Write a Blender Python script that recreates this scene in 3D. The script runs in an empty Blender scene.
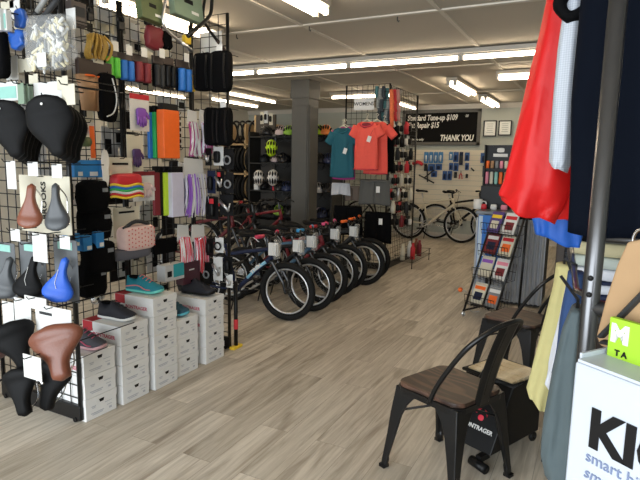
import bpy, math, random
from mathutils import Vector, Matrix
random.seed(7)
C = bpy.context.scene.collection
S = bpy.context.scene
PI = math.pi
# ---------------------------------------------------------------- camera
FPX, H = 540.0, 1.5
YAW, PITCH, ROLL = math.radians(27.3), math.radians(8.3), 0.018
_f = Vector((-math.sin(YAW)*math.cos(PITCH), math.cos(YAW)*math.cos(PITCH), -math.sin(PITCH)))
_r = Vector((math.cos(YAW), math.sin(YAW), 0)); _u = _r.cross(_f)
_R = _r*math.cos(ROLL) + _u*math.sin(ROLL); _U = -_r*math.sin(ROLL) + _u*math.cos(ROLL)
cam_data = bpy.data.cameras.new('camera'); cam = bpy.data.objects.new('camera', cam_data); C.objects.link(cam)
cam_data.sensor_width = 36; cam_data.lens = FPX/640*36; cam_data.clip_start = 0.05
cam.matrix_world = Matrix(((_R.x, _U.x, -_f.x, 0), (_R.y, _U.y, -_f.y, 0), (_R.z, _U.z, -_f.z, H), (0, 0, 0, 1)))
S.camera = cam
# ---------------------------------------------------------------- world, daylight, exposure
S.view_settings.view_transform = 'Standard'; S.view_settings.look = 'None'
S.view_settings.gamma = 1; S.view_settings.use_curve_mapping = False
S.view_settings.exposure = 0.48
wd = bpy.data.worlds.new('world'); S.world = wd; wd.use_nodes = True
wd.node_tree.nodes['Background'].inputs[0].default_value = (.78, .88, 1, 1)
wd.node_tree.nodes['Background'].inputs[1].default_value = 0.55
def area(name, loc, rot, sx, sy, energy, col):
    l = bpy.data.lights.new(name, 'AREA'); l.shape = 'RECTANGLE'; l.size = sx; l.size_y = sy
    l.energy = energy; l.color = col
    o = bpy.data.objects.new(name, l); C.objects.link(o); o.location = loc; o.rotation_euler = rot
    return o
# daylight through the shop front behind the camera
area('shop_front_daylight', (-1.6, -3.6, 1.9), (math.radians(82), 0, math.radians(4)), 8.5, 3.2, 470, (.88, .95, 1))
TUBE_EMIT = 12.0
CEIL = 2.66
# ---------------------------------------------------------------- pixel ray helpers (points on real planes)
def ray(x, y): return _f + _R*((x-320)/FPX) + _U*((240-y)/FPX)
O0 = Vector((0, 0, H))
def on_x(x, y, X): d = ray(x, y); return O0 + d*(X/d.x)
def on_y(x, y, Y): d = ray(x, y); return O0 + d*(Y/d.y)
def on_z(x, y, Z): d = ray(x, y); return O0 + d*((Z-H)/d.z)
# ---------------------------------------------------------------- materials
_m = {}
def mat(name, col, rough=.5, metal=0., var=.08, scale=30., bump=0., emit=0., alpha=1., trans=0., spec=.5, sheen=0.):
    if name in _m: return _m[name]
    m = bpy.data.materials.new(name); m.use_nodes = True; _m[name] = m
    nt = m.node_tree; b = nt.nodes['Principled BSDF']
    b.inputs['Roughness'].default_value = rough; b.inputs['Metallic'].default_value = metal
    b.inputs['Specular IOR Level'].default_value = spec
    c = (*col, 1)
    tc = nt.nodes.new('ShaderNodeTexCoord')
    n = nt.nodes.new('ShaderNodeTexNoise'); n.inputs['Scale'].default_value = scale; n.inputs['Detail'].default_value = 3
    nt.links.new(tc.outputs['Object'], n.inputs['Vector'])
    if var > 0:
        mx = nt.nodes.new('ShaderNodeMix'); mx.data_type = 'RGBA'
        mx.inputs[6].default_value = tuple(max(0, v*(1-var)) for v in col) + (1,)
        mx.inputs[7].default_value = tuple(min(1, v*(1+var)) for v in col) + (1,)
        nt.links.new(n.outputs['Fac'], mx.inputs[0]); nt.links.new(mx.outputs[2], b.inputs['Base Color'])
    else: b.inputs['Base Color'].default_value = c
    if bump:
        bp = nt.nodes.new('ShaderNodeBump'); bp.inputs['Strength'].default_value = bump; bp.inputs['Distance'].default_value = .01
        nt.links.new(n.outputs['Fac'], bp.inputs['Height']); nt.links.new(bp.outputs['Normal'], b.inputs['Normal'])
    if emit:
        b.inputs['Emission Color'].default_value = c; b.inputs['Emission Strength'].default_value = emit
    if sheen: b.inputs['Sheen Weight'].default_value = sheen
    if trans: b.inputs['Transmission Weight'].default_value = trans
    if alpha < 1: b.inputs['Alpha'].default_value = alpha
    return m
def col(name, r, g, b, **k): return mat(name, (r, g, b), **k)
BLACK = col('black_plastic', .005, .005, .0055, rough=.42, spec=.25)
BLKF = col('black_fabric', .004, .004, .0045, rough=.9, bump=.3, scale=120, spec=.06)
BLKM = col('black_powder_coat', .006, .006, .0065, rough=.3, spec=.4)
WIRE = col('black_grid_wire', .006, .006, .006, rough=.4, spec=.3)
DGREY = col('dark_grey', .03, .031, .033, rough=.6, spec=.3)
GREY = col('mid_grey', .2, .21, .22, rough=.6)
WHITE = col('white_card', .68, .68, .66, rough=.6, var=.03)
CREAM = col('cream_card', .62, .58, .46, rough=.65, var=.04)
STEEL = col('chrome', .62, .62, .62, rough=.22, metal=1)
ALU = col('brushed_aluminium', .55, .55, .56, rough=.35, metal=1)
RED = col('red', .55, .02, .03, rough=.5)
DRED = col('dark_red', .18, .012, .02, rough=.55)
BLUE = col('blue', .02, .16, .55, rough=.5)
NAVY = col('navy', .008, .014, .045, rough=.6, spec=.3)
GREEN = col('green', .02, .4, .1, rough=.5)
LIME = col('lime', .5, .72, .03, rough=.5)
LGREEN = col('bright_green', .14, .62, .06, rough=.5)
ORANGE = col('orange', .85, .14, .015, rough=.5)
YELLOW = col('yellow', .8, .55, .03, rough=.5)
PURPLE = col('purple', .24, .08, .45, rough=.5)
LILAC = col('lilac', .6, .58, .72, rough=.5)
MAGENTA = col('magenta', .4, .03, .2, rough=.5)
PINK = col('pink', .75, .25, .33, rough=.5)
TEAL = col('teal', .02, .3, .34, rough=.6)
MINT = col('mint', .28, .55, .48, rough=.5)
BROWN = col('brown_leather', .2, .06, .03, rough=.38, bump=.12, scale=160)
TAN = col('tan', .36, .2, .1, rough=.6)
GOLD = col('gold_mesh', .45, .27, .05, rough=.5, var=.4, scale=90)
KRAFT = col('kraft_card', .36, .225, .115, rough=.8)
OLIVE = col('olive_green', .1, .13, .05, rough=.5)
SAGE = col('sage_green', .2, .28, .2, rough=.5)
SILV = col('silver_strand', .6, .6, .63, rough=.3, metal=.4)
RUBBER = col('tyre_rubber', .008, .008, .008, rough=.7, spec=.2)
CLEAR = col('clear_plastic', .85, .87, .88, rough=.12, var=0, alpha=.2)
# ---------------------------------------------------------------- mesh builder
class MB:
    def __init__(s): s.v = []; s.f = []
    def add(s, vs, fs, M=None):
        o = len(s.v); s.v += [(M @ Vector(p)) if M else Vector(p) for p in vs]
        s.f += [tuple(i+o for i in f) for f in fs]; return s
    def box(s, c, d, M=None):
        x, y, z = d[0]/2, d[1]/2, d[2]/2
        vs = [(c[0]+a*x, c[1]+b*y, c[2]+e*z) for a in (-1, 1) for b in (-1, 1) for e in (-1, 1)]
        return s.add(vs, [(0, 1, 3, 2), (4, 6, 7, 5), (0, 4, 5, 1), (2, 3, 7, 6), (0, 2, 6, 4), (1, 5, 7, 3)], M)
    def rings(s, R, cap=True, close=False):
        n = len(R[0]); vs = [p for r in R for p in r]; fs = []
        m = len(R)
        for i in range(m if close else m-1):
            for j in range(n):
                a = i*n+j; b = i*n+(j+1) % n; k = ((i+1) % m)*n
                fs.append((a, b, k+(j+1) % n, k+j))
        if cap and not close: fs += [tuple(range(n-1, -1, -1)), tuple(range((m-1)*n, m*n))]
        return s.add(vs, fs)
    def tube(s, pts, r, n=8, close=False, sq=1., smooth=0):
        P = [Vector(p) for p in pts]
        if smooth: P = spline(P, smooth, close)
        R = []; m = len(P); rr = r if isinstance(r, (list, tuple)) else None
        prev = None
        for i, p in enumerate(P):
            if close: t = P[(i+1) % m]-P[i-1]
            else: t = P[min(i+1, m-1)]-P[max(i-1, 0)]
            t = t.normalized() if t.length > 1e-9 else Vector((0, 0, 1))
            if prev is None:
                a = t.cross(Vector((0, 0, 1)))
                if a.length < .05: a = t.cross(Vector((0, 1, 0)))
            else: a = prev - t*prev.dot(t)
            a.normalize(); b = t.cross(a); prev = a
            q = (rr[min(int(i*len(rr)/m), len(rr)-1)] if not smooth else lerp(rr, i/(m-1))) if rr else r
            R.append([p + a*(q*math.cos(2*PI*j/n)) + b*(q*sq*math.sin(2*PI*j/n)) for j in range(n)])
        return s.rings(R, close=close)
    def bar(s, p, q, r, n=8, r2=None): return s.tube([p, q], [r, r2 if r2 is not None else r], n)
    def sup(s, c, d, e=.4, nu=16, nv=10, M=None):      # superellipsoid: rounded box to ball
        def sp(v, k): return math.copysign(abs(v)**k, v)
        vs = []; fs = []
        for i in range(nv+1):
            ph = -PI/2 + PI*i/nv
            for j in range(nu):
                t = 2*PI*j/nu
                vs.append((c[0]+d[0]/2*sp(math.cos(ph), e)*sp(math.cos(t), e), c[1]+d[1]/2*sp(math.cos(ph), e)*sp(math.sin(t), e), c[2]+d[2]/2*sp(math.sin(ph), e)))
        for i in range(nv):
            for j in range(nu): fs.append((i*nu+j, i*nu+(j+1) % nu, (i+1)*nu+(j+1) % nu, (i+1)*nu+j))
        return s.add(vs, fs, M)
    def torus(s, c, R, r, ax='y', n=32, m=8, sq=1.):
        pts = []
        for i in range(n):
            a = 2*PI*i/n; u, w = R*math.cos(a), R*math.sin(a)
            ring = []
            for j in range(m):
                b = 2*PI*j/m; k = R + r*math.cos(b); h = r*sq*math.sin(b)
                u, w = k*math.cos(a), k*math.sin(a)
                ring.append({'y': (c[0]+u, c[1]+h, c[2]+w), 'x': (c[0]+h, c[1]+u, c[2]+w), 'z': (c[0]+u, c[1]+w, c[2]+h)}[ax])
            pts.append(ring)
        return s.rings(pts, close=True)
    def prism(s, poly, y0, y1, ax='y'):                # polygon in x,z extruded along y (or x,y along z)
        n = len(poly)
        f = (lambda p, h: (p[0], h, p[1])) if ax == 'y' else ((lambda p, h: (p[0], p[1], h)) if ax == 'z' else (lambda p, h: (h, p[0], p[1])))
        return s.rings([[f(p, y0) for p in poly], [f(p, y1) for p in poly]])
    def warp(s, fn): s.v = [Vector(fn(p)) for p in s.v]; return s
    def tf(s, M): s.v = [M @ p for p in s.v]; return s
    def build(s, name, m, parent=None, smooth=False, bevel=0., sub=0, loc=None, rot=None):
        me = bpy.data.meshes.new(name); me.from_pydata(s.v, [], s.f); me.update()
        ms = m if isinstance(m, list) else [m]
        for k in ms: me.materials.append(k)
        o = bpy.data.objects.new(name, me); C.objects.link(o)
        if parent: o.parent = parent
        if loc: o.location = loc
        if rot: o.rotation_euler = rot
        import bmesh
        bm = bmesh.new(); bm.from_mesh(me); bmesh.ops.recalc_face_normals(bm, faces=bm.faces); bm.to_mesh(me); bm.free()
        if smooth: me.polygons.foreach_set('use_smooth', [True]*len(me.polygons))
        if bevel:
            b = o.modifiers.new('bevel', 'BEVEL'); b.width = bevel; b.segments = 2; b.limit_method = 'ANGLE'
        if sub:
            b = o.modifiers.new('sub', 'SUBSURF'); b.levels = b.render_levels = sub
        return o
def lerp(a, t):
    if len(a) == 1: return a[0]
    k = min(t*(len(a)-1), len(a)-1.0001); i = int(k); return a[i]+(a[i+1]-a[i])*(k-i)
def spline(P, k, close=False):
    out = []; n = len(P)
    for i in range(n if close else n-1):
        p0, p1, p2, p3 = (P[(i-1) % n], P[i], P[(i+1) % n], P[(i+2) % n]) if close else (P[max(i-1, 0)], P[i], P[i+1], P[min(i+2, n-1)])
        for j in range(k):
            t = j/k
            out.append(.5*((2*p1)+(p2-p0)*t+(2*p0-5*p1+4*p2-p3)*t*t+(3*p1-p0-3*p2+p3)*t**3))
    if not close: out.append(P[-1])
    return out
def tag(o, label=None, cat=None, group=None, kind=None):
    if label: o['label'] = label
    if cat: o['category'] = cat
    if group: o['group'] = group
    if kind: o['kind'] = kind
    return o
def thing(name, label, cat, loc=(0, 0, 0), rz=0., group=None, rot=None):
    o = bpy.data.objects.new(name, None); C.objects.link(o); o.location = loc; o.empty_display_size = .05
    o.rotation_euler = rot if rot else (0, 0, rz)
    return tag(o, label, cat, group)
def kids(o): return [c for c in bpy.data.objects if c.parent == o]
def dup(root, label, loc, rot=None, group=None):
    r = root.copy(); C.objects.link(r); r.location = loc
    if rot is not None: r.rotation_euler = rot
    r['label'] = label
    if group: r['group'] = group
    for c in kids(root):
        d = c.copy(); C.objects.link(d); d.parent = r
        for g in kids(c):
            e = g.copy(); C.objects.link(e); e.parent = d
    return r
def text(s, size, m, parent, M, name='lettering', ext=.0008, bold=0., shear=0., align='CENTER', sx=1.):
    cu = bpy.data.curves.new('t', 'FONT'); cu.body = s; cu.size = size; cu.extrude = ext; cu.align_x = align; cu.align_y = 'CENTER'
    cu.offset = bold; cu.shear = shear; cu.resolution_u = 3
    o = bpy.data.objects.new('t', cu); C.objects.link(o)
    dg = bpy.context.evaluated_depsgraph_get(); dg.update()
    me = bpy.data.meshes.new_from_object(o.evaluated_get(dg)); bpy.data.objects.remove(o)
    # text plane x,y -> local x,z facing -Y
    T = M @ Matrix(((sx, 0, 0, 0), (0, 0, -1, 0), (0, 1, 0, 0), (0, 0, 0, 1)))
    me.transform(T); me.materials.clear(); me.materials.append(m)
    r = bpy.data.objects.new(name, me); C.objects.link(r)
    if parent: r.parent = parent
    return r
def TR(x, y, z, rz=0., rx=0., ry=0.):
    return Matrix.Translation((x, y, z)) @ Matrix.Rotation(rz, 4, 'Z') @ Matrix.Rotation(ry, 4, 'Y') @ Matrix.Rotation(rx, 4, 'X')
# ================================================================ room shell
def nt_mat(name):
    m = bpy.data.materials.new(name); m.use_nodes = True
    return m, m.node_tree, m.node_tree.nodes['Principled BSDF']
def floor_mat():
    m, nt, b = nt_mat('greige_oak_planks'); N = nt.nodes.new; L = nt.links.new
    g = N('ShaderNodeNewGeometry'); sp = N('ShaderNodeSeparateXYZ'); L(g.outputs['Position'], sp.inputs[0])
    cb = N('ShaderNodeCombineXYZ'); L(sp.outputs['Y'], cb.inputs[0]); L(sp.outputs['X'], cb.inputs[1])
    br = N('ShaderNodeTexBrick'); L(cb.outputs[0], br.inputs['Vector'])
    br.inputs['Scale'].default_value = 1; br.inputs['Brick Width'].default_value = 1.22; br.inputs['Row Height'].default_value = .18
    br.inputs['Mortar Size'].default_value = .0012; br.inputs['Mortar Smooth'].default_value = .3; br.offset = .37; br.offset_frequency = 2
    br.inputs['Color1'].default_value = (.47, .42, .345, 1); br.inputs['Color2'].default_value = (.66, .60, .51, 1); br.inputs['Mortar'].default_value = (.27, .23, .18, 1)
    # grain: noise stretched along the plank, shifted per plank by its tint
    mp = N('ShaderNodeMapping'); L(cb.outputs[0], mp.inputs[0]); mp.inputs['Scale'].default_value = (1.3, 22, 1)
    ad = N('ShaderNodeVectorMath'); ad.operation = 'ADD'; L(mp.outputs[0], ad.inputs[0])
    sc = N('ShaderNodeVectorMath'); sc.operation = 'SCALE'; L(br.outputs['Color'], sc.inputs[0]); sc.inputs['Scale'].default_value = 37; L(sc.outputs[0], ad.inputs[1])
    n1 = N('ShaderNodeTexNoise'); L(ad.outputs[0], n1.inputs['Vector']); n1.inputs['Scale'].default_value = 1.6; n1.inputs['Detail'].default_value = 6; n1.inputs['Roughness'].default_value = .65; n1.inputs['Distortion'].default_value = .6
    r1 = N('ShaderNodeValToRGB'); L(n1.outputs['Fac'], r1.inputs[0]); r1.color_ramp.elements[0].position = .3; r1.color_ramp.elements[0].color = (.66, .63, .59, 1); r1.color_ramp.elements[1].position = .62; r1.color_ramp.elements[1].color = (1.06, 1.05, 1.04, 1)
    mp2 = N('ShaderNodeMapping'); L(cb.outputs[0], mp2.inputs[0]); mp2.inputs['Scale'].default_value = (.9, 7, 1)
    ad2 = N('ShaderNodeVectorMath'); ad2.operation = 'ADD'; L(mp2.outputs[0], ad2.inputs[0]); L(sc.outputs[0], ad2.inputs[1])
    n2 = N('ShaderNodeTexNoise'); L(ad2.outputs[0], n2.inputs['Vector']); n2.inputs['Scale'].default_value = 1.1; n2.inputs['Detail'].default_value = 4; n2.inputs['Distortion'].default_value = 1.2
    r2 = N('ShaderNodeValToRGB'); L(n2.outputs['Fac'], r2.inputs[0]); r2.color_ramp.elements[0].position = .27; r2.color_ramp.elements[0].color = (.6, .56, .52, 1); r2.color_ramp.elements[1].position = .47; r2.color_ramp.elements[1].color = (1, 1, 1, 1)
    def mul(a, c):
        x = N('ShaderNodeMix'); x.data_type = 'RGBA'; x.blend_type = 'MULTIPLY'; x.inputs[0].default_value = 1
        L(a, x.inputs[6]); L(c, x.inputs[7]); return x.outputs[2]
    L(mul(mul(br.outputs['Color'], r1.outputs[0]), r2.outputs[0]), b.inputs['Base Color'])
    b.inputs['Roughness'].default_value = .42
    bp = N('ShaderNodeBump'); bp.inputs['Strength'].default_value = .15; bp.inputs['Distance'].default_value = .003
    L(n1.outputs['Fac'], bp.inputs['Height']); L(bp.outputs[0], b.inputs['Normal'])
    return m
def plane_struct(name, c, d, m):
    o = MB().box((0, 0, 0), d).build(name, m, loc=c); o['kind'] = 'structure'; return o
X0, X1, Y0, Y1 = -7.6, 2.4, -2.2, 10.9
wallm = mat('painted_wall', (.42, .44, .39), rough=.85, var=.03, scale=3)
wallw = mat('painted_wall_cream', (.6, .56, .47), rough=.85, var=.03, scale=3)
ceilm = mat('ceiling_board', (.49, .445, .375), rough=.9, var=.05, scale=1.5)
trimm = mat('ceiling_batten', (.6, .56, .49), rough=.7, var=.03)
plane_struct('floor', ((X0+X1)/2, (Y0+Y1)/2, -.05), (X1-X0+.4, Y1-Y0+.4, .1), floor_mat())
plane_struct('ceiling', ((X0+X1)/2, (Y0+Y1)/2, CEIL+.05), (X1-X0+.4, Y1-Y0+.4, .1), ceilm)
plane_struct('wall_back', ((X0+X1)/2, Y1+.05, CEIL/2), (X1-X0+.4, .1, CEIL), wallm)
plane_struct('wall_left', (X0-.05, (Y0+Y1)/2, CEIL/2), (.1, Y1-Y0, CEIL), wallw)
plane_struct('wall_right', (X1+.05, (Y0+Y1)/2, CEIL/2), (.1, Y1-Y0, CEIL), wallm)
# ceiling battens over the board joints, cornice along the back wall
k = 0
for y in (1.8, 4.25, 6.68, 9.1):
    k += 1; plane_struct('trim_%d' % k, ((X0+X1)/2, y, CEIL-.006), (X1-X0, .045, .012), trimm)
for x in (-7.26, -6.04, -4.83, -3.61, -2.4, -1.2, 0., 1.2):
    k += 1; plane_struct('trim_%d' % k, (x, (Y0+Y1)/2, CEIL-.005), (.035, Y1-Y0, .01), trimm)
for z, d in ((CEIL-.03, .05), (CEIL-.075, .03)):
    k += 1; plane_struct('trim_%d' % k, ((X0+X1)/2, Y1-d/2, z), (X1-X0, d, .045), trimm)
plane_struct('baseboard_back', ((X0+X1)/2, Y1-.008, .05), (X1-X0, .016, .1), trimm)
# slat-board cladding of the back wall below the price board
slat = MB()
for i in range(14): slat.box((0, 0, .04+i*.1), (2.6, .018, .092))
o = slat.build('trim_%d' % (k+1), mat('slat_board', (.66, .6, .47), rough=.6, var=.04), loc=(-2.5, Y1-.012, .38)); o['kind'] = 'structure'
# square column
pil = mat('column_paint', (.075, .071, .062), rough=.5, var=.04)
pc = thing('column', 'square dark grey boxed column with recessed panels by the helmet shelves', 'column', (-3.98, 7.16, 0))
del pc['category'], pc['label']; pc['kind'] = 'structure'
MB().box((0, 0, CEIL/2), (.28, .30, CEIL)).build('column_core', pil, pc)
b = MB()
for s in (-1, 1):
    b.box((s*.145, 0, 1.15), (.014, .26, 2.3)); b.box((0, s*.157, 1.15), (.24, .014, 2.3))
b.build('column_panel', pil, pc, bevel=.004)
MB().box((0, 0, .06), (.33, .36, .12)).build('column_base', pil, pc, bevel=.004)
MB().box((0, 0, CEIL-.13), (.31, .34, .26)).build('column_cap', pil, pc, bevel=.004)

# ================================================================ ceiling lights
tubem = mat('lit_tube', (1, .84, .62), var=0, emit=TUBE_EMIT)
fixm = mat('fixture_enamel', (.42, .39, .34), rough=.5, var=.02)
hookm = mat('dark_hook', (.03, .03, .03), rough=.5)
def fixture(label, x, y, rz, L=1.22, tubes=1, group=None):
    t = thing('ceiling_light', label, 'ceiling light', (x, y, CEIL-.012), rz, group)
    MB().box((0, 0, -.022), (L, .11 if tubes == 1 else .15, .044)).build('housing', fixm, t, bevel=.004)
    if tubes == 1:
        MB().box((0, 0, -.05), (L, .05, .02)).build('reflector', fixm, t, bevel=.003)
    ys = (0,) if tubes == 1 else (-.045, .045)
    for yy in ys:
        MB().bar((-L/2+.03, yy, -.082), (L/2-.03, yy, -.082), .021, 12).build('tube', tubem, t, smooth=True)
        for s in (-1, 1):
            MB().box((s*(L/2-.015), yy, -.07), (.028, .042, .075)).build('lamp_holder', fixm, t, bevel=.003)
    return t
yr = 5.72
for i, (x, w) in enumerate(((-4.5, 'left end, over the bike row'), (-3.25, 'before the column'), (-2.0, 'middle of the long row'), (-.75, 'right of the middle joint'), (.5, 'right end, behind the jackets'))):
    fixture('single warm tube in the long crosswise ceiling row, ' + w, x, yr, 0, 1.25, 1, 'tubes of the crosswise row')
fixture('near twin tube light cut by the top edge of the photo', -1.91, 3.02, PI/2, 1.3, 2, 'twin tube lights')
fixture('left single tube light above the tyre storage', -5.5, 8.0, PI/2, 1.5, 1)
fixture('single tube light near the far left wall corner', -6.3, 8.6, PI/2, 1.5, 1)
fixture('crosswise tube light behind the clothing grid tower', -3.55, 8.4, 0, 1.25, 1)
fixture('tube light behind the grid with the orange socks', -3.4, 10.0, PI/2, 1.25, 1)
fixture('twin tube light above the price board, nearer one', -1.9, 8.1, PI/2, 1.3, 2, 'twin tube lights')
fixture('twin tube light nearest the framed certificates', -1.86, 10.0, PI/2, 1.25, 2, 'twin tube lights')
fixture('crosswise twin tube light right of the two short ones', -.62, 7.2, 0, 1.3, 2, 'twin tube lights')
fixture('twin tube light directly above the long grid wall, behind the green boxes', -3.16, 3.4, PI/2, 1.3, 2, 'twin tube lights')
fixture('far left single tube light glimpsed through the long grid', -6.65, 6.9, PI/2, 1.4, 1)
for i, (x, y, w) in enumerate(((-3.12, 4.28, 'left'), (-2.35, 4.28, 'middle'), (-1.55, 4.28, 'right'))):
    o = MB().tube([(0, 0, 0), (0, 0, -.03), (.012, 0, -.04), (.015, 0, -.03)], .005, 6).build('ceiling_hook', hookm, loc=(x, y, CEIL-.01))
    tag(o, 'small dark hook under the near ceiling batten, %s one of three' % w, 'hook', 'ceiling hooks')

# ================================================================ wire grid panels
def grid_panel(label, loc, rz, w, h, posts=True, z0=.06, feet=True, dx=.076, dz=.076):
    t = thing('grid_panel', label, 'grid panel', loc, rz)
    m = MB(); n = round(w/dx)
    for i in range(n+1): x = -w/2+w*i/n; m.bar((x, 0, z0), (x, 0, h), .0032, 5)
    k = round((h-z0)/dz)
    for i in range(k+1): z = z0+(h-z0)*i/k; m.bar((-w/2, .005, z), (w/2, .005, z), .0032, 5)
    m.build('wire_mesh', WIRE, t)
    if posts:
        for s in (-1, 1): MB().bar((s*w/2, 0, 0.02 if feet else z0), (s*w/2, 0, h), .013, 8).build('post', BLKM, t, smooth=True)
    if feet:
        MB().box((0, 0, .055), (w+.02, .03, .09)).build('base_rail', BLKM, t, bevel=.006)
        for s in (-1, 1): MB().tube([(s*(w/2-.03), -.02, .015), (s*(w/2-.03), .02, .015)], .015, 8).build('foot', BLACK, t)
    return t
YA, XB, YD = 1.96, -2.87, 3.36
grid_panel('near black wire grid end panel holding the bicycle saddles', (-2.875, YA, 0), 0, .70, 2.5)
grid_panel('nearer half of the long black wire grid wall, behind shoe stacks', (XB, 2.32, 0), PI/2, .66, 2.5, posts=True)
grid_panel('farther half of the long black wire grid wall by the handlebars', (XB, 3.005, 0), PI/2, .67, 2.5, posts=True)
grid_panel('far black wire grid end panel with the black bags', (-2.70, YD, 0), 0, .34, 2.56)
# clothing tower
YE, XF = 7.0, -2.60
grid_panel('black wire grid above the hanging teal and coral shirts', (-2.92, YE, 0), 0, .64, 2.54, feet=True)
grid_panel('black wire grid side panel crowded with small accessories', (XF, 7.62, 0), PI/2, 1.18, 2.52, feet=True)

# ================================================================ hung products
FACE = {'A': 0., 'B': PI/2, 'D': 0., 'E': 0., 'F': PI/2, 'W': 0.}
PL = {'A': ('y', YA, -1), 'B': ('x', XB, 1), 'D': ('y', YD, -1), 'E': ('y', YE, -1), 'F': ('x', XF, 1), 'W': ('y', Y1-.02, -1), 'H': ('y', 7.9, -1)}
FACE['H'] = 0.
def rect(pl, x0, y0, x1, y1, off):
    a, v, s = PL[pl]; q = v+s*off
    fn = on_y if a == 'y' else on_x
    c = fn((x0+x1)/2, (y0+y1)/2, q); l = fn(x0, (y0+y1)/2, q); r = fn(x1, (y0+y1)/2, q); t = fn((x0+x1)/2, y0, q); b = fn((x0+x1)/2, y1, q)
    return c, (r-l).length, (t-b).length
def hung(name, label, cat, pl, box, off, group=None, hook=True, tagc=None, tagdx=0.):
    """an Empty at the middle of the hung thing; local -Y faces the shopper"""
    c, w, h = rect(pl, *box, off)
    t = thing(name, label, cat, c, FACE[pl], group)
    if hook:
        MB().tube([(0, off+.012, h/2-.004), (0, -.035, h/2-.004), (0, -.045, h/2+.01)], .0028, 5).build('peg_hook', WIRE, t)
    if tagc:
        MB().box((tagdx, -.05, h/2+.012), (.05, .0015, .058)).build('price_tag', tagc, t)
    return t, w, h
def card(t, w, h, m, z=0., y=0., th=.004, name='backing_card'):
    return MB().box((0, y, z), (w, th, h)).build(name, m, t, bevel=.001)
def grips(label, pl, box, off, m, head=BLACK, **k):
    t, w, h = hung('grip_pack', label, 'handlebar grips', pl, box, off, 'packs of handlebar grips', **k)
    card(t, w, h*.98, head)
    MB().box((0, -.006, h*.36), (w*.96, .014, h*.24)).build('header', col('grip_header', .05, .035, .03, rough=.5), t, bevel=.002)
    for s in (-1, 1):
        b = MB(); r = w*.2
        b.tube([(s*w*.24, -.006-r, -h*.48+i*h*.68/8) for i in range(9)], [r*(1+.06*(i % 2)) for i in range(9)], 10)
        b.build('grip', m, t, smooth=True)
def tape(label, pl, box, off, m, head=BLACK, **k):
    t, w, h = hung('bar_tape_pack', label, 'bar tape', pl, box, off, 'bar tape packs', **k)
    MB().box((0, -w*.2, -h*.02), (w, w*.42, h*.94)).build('tape_roll', m, t, bevel=.006)
    MB().box((0, -w*.2, h*.5), (w*.95, w*.3, .05)).build('header', head, t, bevel=.002)
def streamer(label, pl, box, off, ms, n=72, cardm=WHITE, **k):
    t, w, h = hung('streamer_pack', label, 'handlebar streamers', pl, box, off, 'handlebar streamer packs', **k)
    c = h*.34
    MB().prism([(-w*.36, h/2), (w*.36, h/2-.01), (w*.42, h/2-c), (-w*.42, h/2-c)], -.006, 0).build('backing_card', cardm, t, bevel=.001)
    rnd = random.Random(sum(map(ord, label)))
    for i, m in enumerate(ms):
        b = MB()
        for j in range(n//len(ms)):
            x = rnd.uniform(-.34, .34)*w; x2 = x*1.3+rnd.uniform(-.06, .06)*w; y = rnd.uniform(-.035, -.008)
            zt = h/2-c*rnd.uniform(.75, 1.0); zb = -h/2+rnd.uniform(0, .08)*h
            w1 = rnd.uniform(-.008, .008); b.tube([(x, y, zt), (x+(x2-x)*.4+w1, y-.02, (zt+zb)/2), (x2, y+rnd.uniform(-.02, .01), zb)], [.0055, .005, .004], 3, smooth=3)
        b.build('tassel', m, t)
def sup_thing(name, label, cat, pl, box, off, m, d=.08, e=.35, group=None, lumps=0, parts=(), **k):
    t, w, h = hung(name, label, cat, pl, box, off, group, **k)
    b = MB().sup((0, -d/2, 0), (w, d, h), e, 20, 14)
    if lumps:
        r = random.Random(len(label)); ph = [r.uniform(0, 6) for _ in range(6)]
        b.warp(lambda p: Vector((p.x+lumps*math.sin(p.z*70/(.3+h*3)+ph[0])*.5, p.y+lumps*math.sin(p.x*90+ph[1])*math.cos(p.z*60+ph[2]), p.z+lumps*.6*math.sin(p.x*60+ph[3]))))
    b.build('body', m, t, smooth=True)
    return t, w, h
def box_pack(name, label, cat, pl, box, off, m, d=.05, labm=None, group=None, **k):
    t, w, h = hung(name, label, cat, pl, box, off, group, **k)
    MB().box((0, -d/2, 0), (w, d, h)).build('carton', m, t, bevel=.003)
    if labm:
        for mm, (lx, lz, lw, lh) in labm:
            MB().box((lx*w, -d-.0008, lz*h), (lw*w, .002, lh*h)).build('printed_label', mm, t)
    return t, w, h
def glove(t, w, h, m, y=-.012, z=0.):
    """palm with four unequal fingers hanging down and a thumb out of its side"""
    b = MB().sup((0, y, z+h*.18), (w*.62, .022, h*.42), .5, 12, 8)
    for i, (x, l) in enumerate(((-.24, .36), (-.08, .43), (.08, .45), (.23, .38))):
        b.tube([(x*w*.9, y, z+h*.02), (x*w*1.05, y-.006, z-h*l*.6), (x*w*1.1, y-.002, z-h*l)], [w*.085, w*.075, w*.05], 6)
    b.tube([(w*.26, y, z+h*.2), (w*.42, y-.005, z+h*.04), (w*.44, y-.008, z-h*.08)], [w*.09, w*.08, w*.06], 6)
    return b.build('glove', m, t, smooth=True)
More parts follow.
